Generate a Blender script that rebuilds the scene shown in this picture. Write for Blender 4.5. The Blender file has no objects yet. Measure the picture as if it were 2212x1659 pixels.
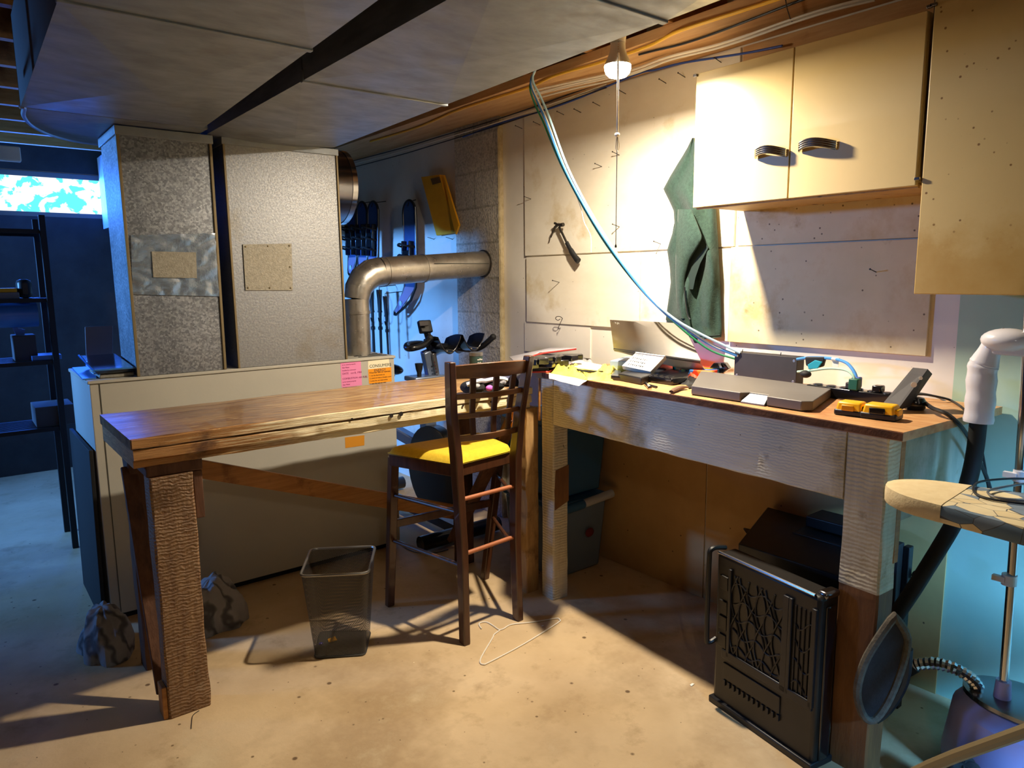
import bpy, math, random
from mathutils import Vector, Matrix, noise
random.seed(4)
PI = math.pi
C = bpy.context.scene.collection
scene = bpy.context.scene

# ------------------------------------------------------------------ camera, world, light, exposure
CAM_H = 1.40
F_PX = 1541.6
YAW, PITCH, ROLL = math.radians(38.328), math.radians(8.470), math.radians(-0.5415)
_f = Vector((math.sin(YAW)*math.cos(PITCH), math.cos(YAW)*math.cos(PITCH), -math.sin(PITCH)))
_r = Vector((math.cos(YAW), -math.sin(YAW), 0)); _u = _r.cross(_f)
_c, _s = math.cos(ROLL), math.sin(ROLL)
R_ = _c*_r + _s*_u; U_ = -_s*_r + _c*_u
cam_data = bpy.data.cameras.new('camera'); cam = bpy.data.objects.new('camera', cam_data); C.objects.link(cam)
cam_data.sensor_width = 36; cam_data.lens = F_PX/2212*36; cam_data.clip_start = 0.05
m3 = Matrix((R_, U_, -_f)).transposed().to_4x4(); m3.translation = Vector((0, 0, CAM_H)); cam.matrix_world = m3
scene.camera = cam
scene.view_settings.view_transform = 'Standard'; scene.view_settings.look = 'None'
scene.view_settings.exposure = 0.55; scene.view_settings.gamma = 1.0; scene.view_settings.use_curve_mapping = False
scene.cycles.use_denoising = True
scene.cycles.max_bounces = 7; scene.cycles.diffuse_bounces = 4; scene.cycles.glossy_bounces = 4
scene.cycles.transmission_bounces = 6; scene.cycles.sample_clamp_indirect = 6.0
scene.cycles.caustics_reflective = False; scene.cycles.caustics_refractive = False
world = bpy.data.worlds.new('world'); scene.world = world; world.use_nodes = True
bg = world.node_tree.nodes['Background']; bg.inputs[0].default_value = (0.25, 0.5, 1.0, 1); bg.inputs[1].default_value = 0.02

BULB = Vector((1.905, 1.805, 2.090))          # the bare bulb hanging under the joists
BULB_W, DOME_E = 36.0, 47.0

def light_area(name, loc, rot, sx, sy, power, color, shape='RECTANGLE'):
    d = bpy.data.lights.new(name, 'AREA'); d.shape = shape; d.size = sx
    if shape != 'DISK': d.size_y = sy
    d.energy = power; d.color = color
    o = bpy.data.objects.new(name, d); C.objects.link(o); o.location = loc; o.rotation_euler = rot
    return o
# the light the bulb throws down through its frosted dome
bulb_light = light_area('bulb_light', BULB - Vector((0, 0, 0.012)), (0, 0, 0), 0.062, 0, BULB_W, (1.0, 0.86, 0.67), 'DISK')
# daylight that falls in through the basement windows (each light stands in its window opening)
SKYC = (0.09, 0.34, 1.0)
light_area('daylight_far', (0.62, 6.23, 2.03), (math.radians(-74), 0, 0), 0.80, 0.26, 26.0, (0.02, 0.15, 1.0))
light_area('daylight_side', (-2.93, 5.45, 2.03), (0, math.radians(-82), math.radians(-10)), 0.28, 0.95, 58.0, (0.11, 0.37, 1.0)).data.spread = math.radians(72)
light_area('daylight_back', (1.15, -2.18, 2.03), (math.radians(58), 0, math.radians(-29)), 0.5, 0.28, 17.0, (0.16, 0.50, 1.0)).data.spread = math.radians(33)
# warm fill lamp added behind the camera, not seen, to lift the shaded fronts
d = bpy.data.lights.new('added_fill_light', 'POINT'); d.energy = 10; d.shadow_soft_size = .06; d.color = (1.0, .84, .62)
o = bpy.data.objects.new('added_fill_light', d); C.objects.link(o); o.location = (-.12, -.75, 2.08)

# ------------------------------------------------------------------ survey helpers: a point of the photograph on a real plane
def ray(x, y): return (x-1106)/F_PX*R_ - (y-829.5)/F_PX*U_ + _f
def wx(x, y, v): d = ray(x, y); return Vector((0, 0, CAM_H)) + d*(v/d.x)
def wy(x, y, v): d = ray(x, y); return Vector((0, 0, CAM_H)) + d*(v/d.y)
def wz(x, y, v=0.0): d = ray(x, y); return Vector((0, 0, CAM_H)) + d*((v-CAM_H)/d.z)

# ------------------------------------------------------------------ materials
def lin(c):
    if isinstance(c, str):
        c = [int(c[i:i+2], 16)/255 for i in (0, 2, 4)]
        c = [x/12.92 if x <= .04045 else ((x+.055)/1.055)**2.4 for x in c]
    return (c[0], c[1], c[2], 1)
MATS = {}
def mat(name, c1, c2=None, scale=8, stretch=(1, 1, 1), rough=.6, metal=0, bump=0, bscale=None, spots=None, stain=None,
        wave=None, coat=0, detail=5, ramp=(.35, .65), emit=None, trans=0, alpha=None, sheen=0, rvar=0, xgrad=None):
    m = bpy.data.materials.new(name); m.use_nodes = True; nt = m.node_tree; N = nt.nodes; L = nt.links
    b = N['Principled BSDF']; b.inputs['Roughness'].default_value = rough; b.inputs['Metallic'].default_value = metal
    b.inputs['Coat Weight'].default_value = coat; b.inputs['Sheen Weight'].default_value = sheen
    if trans: b.inputs['Transmission Weight'].default_value = trans
    if alpha is not None: b.inputs['Alpha'].default_value = alpha
    tc = N.new('ShaderNodeTexCoord'); mp = N.new('ShaderNodeMapping'); L.new(tc.outputs['Object'], mp.inputs[0])
    mp.inputs['Scale'].default_value = stretch
    def nz(sc, det=detail, co=mp, rg=.6, dist=0):
        n = N.new('ShaderNodeTexNoise'); n.inputs['Scale'].default_value = sc; n.inputs['Detail'].default_value = det
        n.inputs['Roughness'].default_value = rg; n.inputs['Distortion'].default_value = dist
        L.new(co.outputs[0] if co is mp else co.outputs['Object'], n.inputs['Vector']); return n.outputs[0]
    def mr(src, a, bb, lo=0., hi=1.):
        n = N.new('ShaderNodeMapRange'); n.inputs[1].default_value = a; n.inputs[2].default_value = bb
        n.inputs[3].default_value = lo; n.inputs[4].default_value = hi; L.new(src, n.inputs[0]); return n.outputs[0]
    def mix(f, a, c):
        n = N.new('ShaderNodeMix'); n.data_type = 'RGBA'; L.new(f, n.inputs[0])
        for v, i in ((a, 6), (c, 7)):
            if isinstance(v, (tuple, str)): n.inputs[i].default_value = lin(v)
            else: L.new(v, n.inputs[i])
        return n.outputs[2]
    col = None
    if c2 is not None:
        col = mix(mr(nz(scale), ramp[0], ramp[1]), c1, c2)
    if stain:
        for sc, ssc, lo, hi in stain:
            col = mix(mr(nz(ssc, 6, tc, .65), lo, hi), col if col is not None else c1, sc)
    hts = []
    if wave:                                   # saw marks / grain: (axis, scale, distortion, colour amount, colour)
        w = N.new('ShaderNodeTexWave'); w.bands_direction = wave[0]; w.inputs['Scale'].default_value = wave[1]
        w.inputs['Distortion'].default_value = wave[2]; w.inputs['Detail'].default_value = 3; w.inputs['Detail Scale'].default_value = 1.5
        L.new(tc.outputs['Object'], w.inputs['Vector'])
        col = mix(mr(w.outputs[1], .45, 1, 0, wave[3]), col if col is not None else c1, wave[4]); hts.append(w.outputs[1])
    if spots:
        for sc, ssc, thr, dens, *lng in spots:         # sparse specks: colour, scale, radius, density
            v = N.new('ShaderNodeTexVoronoi'); v.inputs['Scale'].default_value = ssc; L.new(mp.outputs[0] if lng else tc.outputs['Object'], v.inputs['Vector'])
            f = mr(v.outputs['Distance'], thr, thr*.6)
            g = N.new('ShaderNodeSeparateColor'); L.new(v.outputs['Color'], g.inputs[0])
            k = mr(g.outputs[0], 1-dens, 1-dens+.02)
            mu = N.new('ShaderNodeMath'); mu.operation = 'MULTIPLY'; L.new(f, mu.inputs[0]); L.new(k, mu.inputs[1])
            col = mix(mu.outputs[0], col if col is not None else c1, sc)
    if xgrad:                                  # wear that grows along one axis: (axis, from, to, colour, colour)
        ax, g0, g1, ca, cb = xgrad; sx = N.new('ShaderNodeSeparateXYZ'); L.new(tc.outputs['Object'], sx.inputs[0])
        ad = N.new('ShaderNodeMath'); ad.operation = 'MULTIPLY_ADD'; L.new(nz(7, 6, mp, .7), ad.inputs[0]); ad.inputs[1].default_value = (g1-g0)*2.2; L.new(sx.outputs[ax], ad.inputs[2])
        col = mix(mr(ad.outputs[0], g0+(g1-g0)*1.0, g0+(g1-g0)*1.55), col if col is not None else c1, mix(mr(nz(scale*2, 6), .35, .6), ca, cb))
    if col is not None: L.new(col, b.inputs['Base Color'])
    else: b.inputs['Base Color'].default_value = lin(c1)
    if emit: b.inputs['Emission Color'].default_value = lin(emit[0]); b.inputs['Emission Strength'].default_value = emit[1]
    if rvar: L.new(mr(nz(scale*1.7), .3, .7, max(.02, rough-rvar), min(1, rough+rvar)), b.inputs['Roughness'])
    if bump:
        bn = N.new('ShaderNodeBump'); bn.inputs['Strength'].default_value = min(1, bump); bn.inputs['Distance'].default_value = .004
        h = nz(bscale or scale*3, 6)
        if hts:
            ad = N.new('ShaderNodeMath'); ad.operation = 'ADD'; L.new(h, ad.inputs[0]); L.new(hts[0], ad.inputs[1]); h = ad.outputs[0]
        L.new(h, bn.inputs['Height']); L.new(bn.outputs[0], b.inputs['Normal'])
    MATS[name] = m
    return m

def voronoi_mat(name, cols, scale, rough=.4, metal=1, edge=None, stretch=(1, 1, 1), bump=0, rnd=1.0):
    m = bpy.data.materials.new(name); m.use_nodes = True; nt = m.node_tree; N = nt.nodes; L = nt.links
    b = N['Principled BSDF']; b.inputs['Roughness'].default_value = rough; b.inputs['Metallic'].default_value = metal
    tc = N.new('ShaderNodeTexCoord'); mp = N.new('ShaderNodeMapping'); mp.inputs['Scale'].default_value = stretch
    L.new(tc.outputs['Object'], mp.inputs[0])
    v = N.new('ShaderNodeTexVoronoi'); v.inputs['Scale'].default_value = scale; v.inputs['Randomness'].default_value = rnd; L.new(mp.outputs[0], v.inputs['Vector'])
    g = N.new('ShaderNodeSeparateColor'); L.new(v.outputs['Color'], g.inputs[0])
    r = N.new('ShaderNodeValToRGB'); r.color_ramp.interpolation = 'CONSTANT' if edge else 'LINEAR'
    for i, c in enumerate(cols):
        e = r.color_ramp.elements[i] if i < 2 else r.color_ramp.elements.new(.5)
        e.position = i/len(cols) if edge else i/(len(cols)-1); e.color = lin(c)
    L.new(g.outputs[0], r.inputs[0]); out = r.outputs[0]
    if edge:
        v2 = N.new('ShaderNodeTexVoronoi'); v2.feature = 'DISTANCE_TO_EDGE'; v2.inputs['Scale'].default_value = scale
        v2.inputs['Randomness'].default_value = rnd; L.new(mp.outputs[0], v2.inputs['Vector'])
        k = N.new('ShaderNodeMapRange'); k.inputs[1].default_value = edge[1]; k.inputs[2].default_value = edge[1]*.5; L.new(v2.outputs[0], k.inputs[0])
        x = N.new('ShaderNodeMix'); x.data_type = 'RGBA'; L.new(k.outputs[0], x.inputs[0]); L.new(out, x.inputs[6]); x.inputs[7].default_value = lin(edge[0]); out = x.outputs[2]
    nn = N.new('ShaderNodeTexNoise'); nn.inputs['Scale'].default_value = 5; nn.inputs['Detail'].default_value = 6; L.new(tc.outputs['Object'], nn.inputs['Vector'])
    q = N.new('ShaderNodeMapRange'); q.inputs[1].default_value = .3; q.inputs[2].default_value = .7; q.inputs[3].default_value = .72; q.inputs[4].default_value = 1.12; L.new(nn.outputs[0], q.inputs[0])
    mm = N.new('ShaderNodeMix'); mm.data_type = 'RGBA'; mm.blend_type = 'MULTIPLY'; mm.inputs[0].default_value = 1; L.new(out, mm.inputs[6]); L.new(q.outputs[0], mm.inputs[7])
    L.new(mm.outputs[2], b.inputs['Base Color'])
    if bump:
        bn = N.new('ShaderNodeBump'); bn.inputs['Strength'].default_value = bump; bn.inputs['Distance'].default_value = .003
        L.new(nn.outputs[0], bn.inputs['Height']); L.new(bn.outputs[0], b.inputs['Normal'])
    return m

def block_mat():
    m = bpy.data.materials.new('concrete_block'); m.use_nodes = True; nt = m.node_tree; N = nt.nodes; L = nt.links
    b = N['Principled BSDF']; b.inputs['Roughness'].default_value = .95
    tc = N.new('ShaderNodeTexCoord'); sp = N.new('ShaderNodeSeparateXYZ'); cb = N.new('ShaderNodeCombineXYZ')
    L.new(tc.outputs['Object'], sp.inputs[0]); ad = N.new('ShaderNodeMath'); L.new(sp.outputs[0], ad.inputs[0]); L.new(sp.outputs[1], ad.inputs[1])
    L.new(ad.outputs[0], cb.inputs[0]); L.new(sp.outputs[2], cb.inputs[1])
    k = N.new('ShaderNodeTexBrick'); L.new(cb.outputs[0], k.inputs['Vector']); k.inputs['Scale'].default_value = 1
    k.inputs['Brick Width'].default_value = .42; k.inputs['Row Height'].default_value = .2; k.inputs['Mortar Size'].default_value = .006
    k.inputs['Color1'].default_value = lin('d2cabc'); k.inputs['Color2'].default_value = lin('c4bcae'); k.inputs['Mortar'].default_value = lin('b4ac9c')
    n = N.new('ShaderNodeTexNoise'); n.inputs['Scale'].default_value = 90; n.inputs['Detail'].default_value = 4; L.new(tc.outputs['Object'], n.inputs['Vector'])
    x = N.new('ShaderNodeMix'); x.data_type = 'RGBA'; x.blend_type = 'MULTIPLY'; x.inputs[0].default_value = .75
    q = N.new('ShaderNodeMapRange'); q.inputs[1].default_value = .35; q.inputs[2].default_value = .6; q.inputs[3].default_value = .5; L.new(n.outputs[0], q.inputs[0])
    L.new(k.outputs[0], x.inputs[6]); L.new(q.outputs[0], x.inputs[7]); L.new(x.outputs[2], b.inputs['Base Color'])
    bn = N.new('ShaderNodeBump'); bn.inputs['Strength'].default_value = .9; bn.inputs['Distance'].default_value = .006
    mm = N.new('ShaderNodeMath'); mm.operation = 'SUBTRACT'; L.new(n.outputs[0], mm.inputs[0]); L.new(k.outputs['Fac'], mm.inputs[1])
    L.new(mm.outputs[0], bn.inputs['Height']); L.new(bn.outputs[0], b.inputs['Normal'])
    return m

mat('concrete', 'c2a67e', 'd8bd94', 2.2, rough=.75, bump=.35, bscale=40, spots=[('6e563a', 8, .08, .4), ('7c6444', 23, .13, .16), ('5e482e', 34, .09, .12), ('f0e4c4', 21, .06, .06)],
    stain=[('a88c66', 1.3, .52, .7), ('ac906a', 6, .55, .75), ('e2cda6', 2.6, .58, .8)], rvar=.12)
mat('dark_masonry', '302f36', '3a3a40', 6, rough=.9, bump=.4)
mat('ceiling_wood', '6a4a2c', '8a6238', 3, (1, 6, 6), rough=.8, bump=.3)
mat('joist', 'b37b42', 'cf9a5c', 5, (1, 8, 8), rough=.75, bump=.3, stain=[('7a4a22', 3, .58, .72)])
mat('board_wood', 'bd8e58', 'd0a570', 4, (8, 1, 8), rough=.7, bump=.25, stain=[('8e5e34', 5, .62, .78)])
mat('white_wall', 'e6ded0', 'efe8da', 3, rough=.65, bump=.12, bscale=30, spots=[('6b5a48', 17, .05, .2), ('8a7658', 40, .08, .08)],
    stain=[('c9b694', 2.4, .62, .78)])
mat('lower_wall', 'b78f58', 'c79f66', 3, rough=.7, bump=.1, spots=[('5c4227', 14, .06, .2)])
mat('aqua_wall', 'a9c8b4', 'b6d2bc', 3, rough=.75, bump=.1)
mat('panel_paint', 'eae0cc', 'f4ecda', 3, (1, 1, 2), rough=.5, bump=.12, bscale=25, spots=[('5a4a38', 19, .045, .25), ('7c6646', 55, .1, .1)],
    stain=[('d9c7a2', 4, .56, .72)], coat=.15)
mat('panel_mould', 'd8c79c', 'e4d4ae', 3, rough=.6, bump=.15, bscale=25, spots=[('6e5836', 30, .12, .2), ('5a4a38', 13, .045, .25)],
    stain=[('cbae76', 3.2, .5, .68), ('b08a4c', 5.5, .62, .75)])
mat('panel_edge', 'a8845a', 'c09a6c', 10, rough=.8)
mat('cabinet_paint', 'd8bd80', 'dfc488', 2, rough=.32, coat=.25, stain=[('d3ba80', 1.6, .5, .8)], spots=[('a98a4c', 60, .1, .03)])
mat('cabinet_rusty', 'c9ae72', 'd0b67a', 2, rough=.38, coat=.15, stain=[('b8985a', 1.4, .58, .72)], spots=[('7c5826', 40, .16, .35), ('8a662e', 75, .18, .3)], xgrad=(2, .20, -.02, 'c6a868', 'b8944e'))
mat('cabinet_bottom', 'b28c4c', 'c29c5c', 6, rough=.6, stain=[('7c5a2c', 9, .55, .7)], spots=[('4e3010', 14, .2, .15)])
mat('chrome', 'c9c9cc', rough=.16, metal=1)
mat('dark_chrome', '8a8a90', rough=.22, metal=1)
GALV = voronoi_mat('spangled_steel', ['7e8186', '989ba0', 'b8bbc0'], 135, .42, .75, bump=.25)
GALV2 = mat('galvanised_steel', '8e9094', 'a4a6a8', 110, rough=.48, metal=.75, bump=.2, bscale=120, stain=[('8d877a', 3, .55, .75)], rvar=.1)
DUCT = mat('duct_steel', '8a9096', 'a2a8ae', 4, (1.5, 2.6, 1.5), rough=.5, metal=.5, bump=.06, stain=[('7c746a', 2.2, .55, .8)], rvar=.1)
mat('duct_side', '9aa0a8', 'b2b8c0', 4, (1, 1, 6), rough=.45, metal=.7, rvar=.15)
PIPE = mat('flue_steel', 'aaa49a', 'c0bab0', 14, rough=.34, metal=.85, bump=.15, bscale=25, spots=[('f0ede6', 60, .16, .2), ('6e665a', 75, .14, .12)], rvar=.1)
mat('foil', 'c8d4e4', 'e2ecf8', 16, rough=.22, metal=.85, bump=.5, bscale=18)
mat('patch_steel', '8f8a7c', 'a59f90', 90, rough=.55, metal=.6, bump=.3, bscale=160)
mat('furnace_paint', 'bab6aa', 'c2beb1', 2, rough=.5, bump=.08, bscale=90)
mat('black_gap', '0b0b0e', rough=.8)
mat('slab_top', '785030', '9a7446', 3, (1, 9, 9), rough=.42, bump=.35, bscale=10, stain=[('5c3618', 2.1, .5, .68), ('a87840', 4, .6, .75)],
    spots=[('e0c088', 7, .16, .22, 1), ('d8b47c', 16, .2, .2, 1), ('4a2c14', 9, .14, .12, 1), ('2c180a', 13, .06, .12)], coat=.2, rvar=.12, xgrad=(0, -.35, .65, '94683a', 'c8a066'))
mat('slab_worn', '9c6a36', 'd9b578', 5, (1, 10, 10), rough=.6, bump=.5, bscale=14, spots=[('f0dcae', 34, .25, .4), ('3e2410', 22, .08, .2)])
mat('slab_edge', '96642e', 'b98548', 7, (1, 3, 30), rough=.65, bump=.6, bscale=18, stain=[('5a3414', 5, .55, .7)], spots=[('e0bd80', 40, .16, .15)], xgrad=(0, -.45, .25, 'e2d0a0', 'f0e4c0'))
mat('slab_edge_worn', 'e2d2a6', 'f0e4c0', 8, (1, 3, 30), rough=.7, bump=.6, bscale=18, stain=[('a87a3c', 9, .52, .62), ('4a2a10', 11, .62, .7)],
    spots=[('20120a', 24, .07, .15)])
mat('slab_gap', '160c06', rough=.9)
mat('old_post', '6e4c30', '8c6a48', 9, (6, 6, 1), rough=.6, bump=.6, bscale=16, wave=('Z', 27, 7, .16, 'b8a890'), stain=[('4a2e18', 5, .55, .7), ('a89880', 3, .6, .8)])
mat('old_post_dark', '4a2c18', '64402a', 8, (6, 6, 1), rough=.75, bump=.6, bscale=14)
mat('brown_board', 'a06a34', 'bc8446', 6, (1, 12, 12), rough=.6, bump=.3, stain=[('7c4c20', 6, .58, .7)])
mat('rough_post', 'a8804e', 'c09a64', 8, (5, 5, 1), rough=.8, bump=.7, stain=[('6a4826', 6, .56, .7)])
mat('painted_sawn', 'c8bb9e', 'd8ccb2', 5, (8, 8, 1), rough=.62, bump=.45, bscale=10, wave=('Z', 26, 4, .22, 'd8cfb8'), stain=[('a08850', 3.2, .53, .68), ('8a7040', 7, .60, .72)])
mat('painted_board', 'e6dabe', 'efe4ca', 5, (8, 1, 8), rough=.6, bump=.35, bscale=12, wave=('Z', 34, 5, .12, 'e0d8c4'),
    stain=[('a89058', 2.6, .54, .68), ('846430', 3.3, .60, .70)], spots=[('4c3616', 22, .05, .15)])
mat('painted_bare', '6e4626', '84582f', 6, (6, 6, 1), rough=.7, bump=.3)
mat('bench_plywood', 'bc8450', 'd2a470', 4, (9, 2, 9), rough=.5, bump=.15, stain=[('a0683a', 3, .55, .7), ('e0c49a', 5, .6, .75)], spots=[('5c3012', 24, .06, .15)])
mat('ply_edge', '4c2a16', '64391c', 10, rough=.8, bump=.5)
mat('weathered', 'a8a894', 'c0bca8', 5, (5, 5, 1), rough=.7, bump=.3, stain=[('80805c', 3.5, .54, .7), ('8c7440', 6, .62, .74)])
mat('chair_wood', '402414', '54321e', 6, (8, 8, 1), rough=.38, bump=.08, coat=.3)
mat('chair_rail', '5e3a20', '78502e', 5, (1, 8, 8), rough=.36, bump=.08, coat=.3)
mat('dowel', 'a86440', 'b87450', 8, rough=.4, coat=.2)
mat('mustard_fabric', 'd8b20e', 'e2c01e', 60, rough=.8, bump=.25, bscale=300, sheen=.2)
mat('mesh_metal', '60605e', rough=.45, metal=.7)
mat('rim_metal', '9c9a96', rough=.35, metal=.9)
mat('black_plastic', '141416', '1c1c20', 20, rough=.42)
mat('black_rubber', '0e0e10', rough=.7)
mat('gloss_black', '101014', rough=.2, coat=.4)
mat('crate_plastic', '191715', '211e1b', 12, rough=.42)
mat('white_plastic', 'e2e0e6', rough=.3, coat=.3)
mat('white_wire', 'ece6d8', rough=.45)
mat('paper_white', 'f0ece0', rough=.85)
mat('yellow_bag', 'f0dc50', 'f4e66c', 20, rough=.5, bump=.6, bscale=12)
mat('kraft_yellow', 'e8a010', 'f0ac18', 12, rough=.7, bump=.15)
mat('kraft_dark', '6a4c20', rough=.8)
mat('green_fleece', '1f352c', '2a4238', 90, rough=.95, bump=.5, bscale=240, sheen=.08, spots=[('4e6c5e', 260, .2, .12)])
mat('green_dark', '1c2c28', rough=.95)
mat('alu', '9c968d', 'a69f95', 3, rough=.45, metal=.3)
mat('alu_dark', '77777a', rough=.45, metal=.5)
mat('grey_metal', '6c6762', '746f6a', 3, rough=.5, metal=.2, bump=.05)
mat('dark_grey', '2e2b2c', '343032', 10, rough=.65)
mat('blue_cable', '4a90d8', rough=.4); mat('pale_cable', 'b8e0ee', rough=.4); mat('green_cable', '1f7a50', rough=.45)
mat('white_cable', 'ece4d4', rough=.5); mat('yellow_cable', 'ecb838', rough=.5); mat('black_cable', '17161a', rough=.5)
mat('navy_cable', '3450a0', rough=.45)
mat('teal', '1e98b0', rough=.8); mat('green_plug', '1e5c46', rough=.5); mat('clear_blue', '6a86e0', rough=.2, trans=.5)
mat('yellow_plastic', 'f2b400', rough=.4); mat('pink_tag', 'f490c0', rough=.8); mat('orange_tag', 'fba018', rough=.8)
mat('cream_tag', 'f8eecc', rough=.8); mat('amber_tag', 'd89020', rough=.8)
mat('ink', '3a1c20', rough=.9); mat('ink_grey', '50504a', rough=.9); mat('pink_ink', 'a03c70', rough=.9)
mat('red', 'c83c34', rough=.6); mat('orange_red', 'f0501c', 'd83c14', 12, rough=.6, bump=.5)
mat('steel_dark', '3c3834', '4a4640', 20, rough=.35, metal=.8)
mat('nail', '4c4640', rough=.5, metal=.7)
mat('snow_deck', '3a5a90', '2c4a80', 8, rough=.4); mat('snow_frame', '16161a', rough=.35)
mat('snow_tail', 'a090b4', rough=.4)
mat('bike_black', '0c0e14', rough=.3, coat=.3); mat('bike_grey', '8a98b0', rough=.35, metal=.6)
mat('tote_blue', '2c5c86', rough=.4); mat('tote_clear', '6b7c8e', rough=.35); mat('tote_latch', 'b8bcc0', rough=.4)
mat('cloth_print', '8c8a8c', 'a09ea0', 6, rough=.95, bump=.5, bscale=30, wave=('DIAGONAL', 4, 14, .8, '34343a'))
mat('shelf_metal', '1a1c22', rough=.5, metal=.4)
mat('shelf_blue', '3c78c8', '4c88d8', 6, rough=.35)
mat('box_grey', '4a4a50', rough=.8); mat('frame_grey', '8c8a90', rough=.6)
mat('cream_cloth', 'e8d4a8', 'e0ca9c', 30, rough=.9, bump=.3, bscale=120)
PATCH = voronoi_mat('patchwork_cover', ['ead8ac', '8090a0', 'e6d2a4', '6c8296', 'e8d8b0', '94a0aa'], 27, .9, 0, edge=('5a5c5e', .018), stretch=(1, .62, 1), bump=.3)
mat('quilt_seam', '7c7a70', rough=.9)
mat('blue_lit_plastic', 'b8b4f0', 'a8aaf0', 2, rough=.3)  # white steamer base, coloured lavender for the blue daylight on it
mat('bulb_plastic', 'ece6da', rough=.4)
mat('dome', 'ffffff', emit=('fff0d4', DOME_E))
mat('tan_metal', '8c7c5c', rough=.5, metal=.4)
mat('grey_rim', '4c463e', '625c50', 60, rough=.9, bump=.6)
mat('pad_dark', '1e1c1e', '28262a', 30, rough=.85, bump=.4)
mat('clear_film', 'e8e8ec', rough=.15, alpha=.35)
mat('fur_grey', '5c5a60', 'b8b8bc', 40, rough=.95, bump=.8, bscale=120); mat('fur_black', '0c0c0e', '1a1a1c', 40, rough=.95, bump=.8, bscale=140)
mat('pink_nose', 'd868c8', rough=.6); mat('navy_pouch', '3a3c58', '44466a', 10, rough=.3, coat=.3)
mat('jar_label', '2c423c', rough=.5)
mat('orange_wood', 'e08838', 'eda050', 6, (9, 1, 9), rough=.6, bump=.3)
def pane_mat():
    m = bpy.data.materials.new('window_daylight'); m.use_nodes = True; nt = m.node_tree; N = nt.nodes; L = nt.links
    b = N['Principled BSDF']; b.inputs['Base Color'].default_value = (.05, .06, .07, 1); b.inputs['Roughness'].default_value = .2
    tc = N.new('ShaderNodeTexCoord'); n = N.new('ShaderNodeTexNoise'); n.inputs['Scale'].default_value = 11; n.inputs['Detail'].default_value = 5; n.inputs['Distortion'].default_value = .6
    L.new(tc.outputs['Object'], n.inputs['Vector'])
    r = N.new('ShaderNodeValToRGB'); e = r.color_ramp.elements; e[0].position = .47; e[0].color = (.12, .75, .85, 1); e[1].position = .5; e[1].color = (.95, 1, 1, 1)
    L.new(n.outputs[0], r.inputs[0]); L.new(r.outputs[0], b.inputs['Emission Color']); b.inputs['Emission Strength'].default_value = .9
    return m
PANE = pane_mat()
def G(n): return MATS[n] if isinstance(n, str) else n

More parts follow.
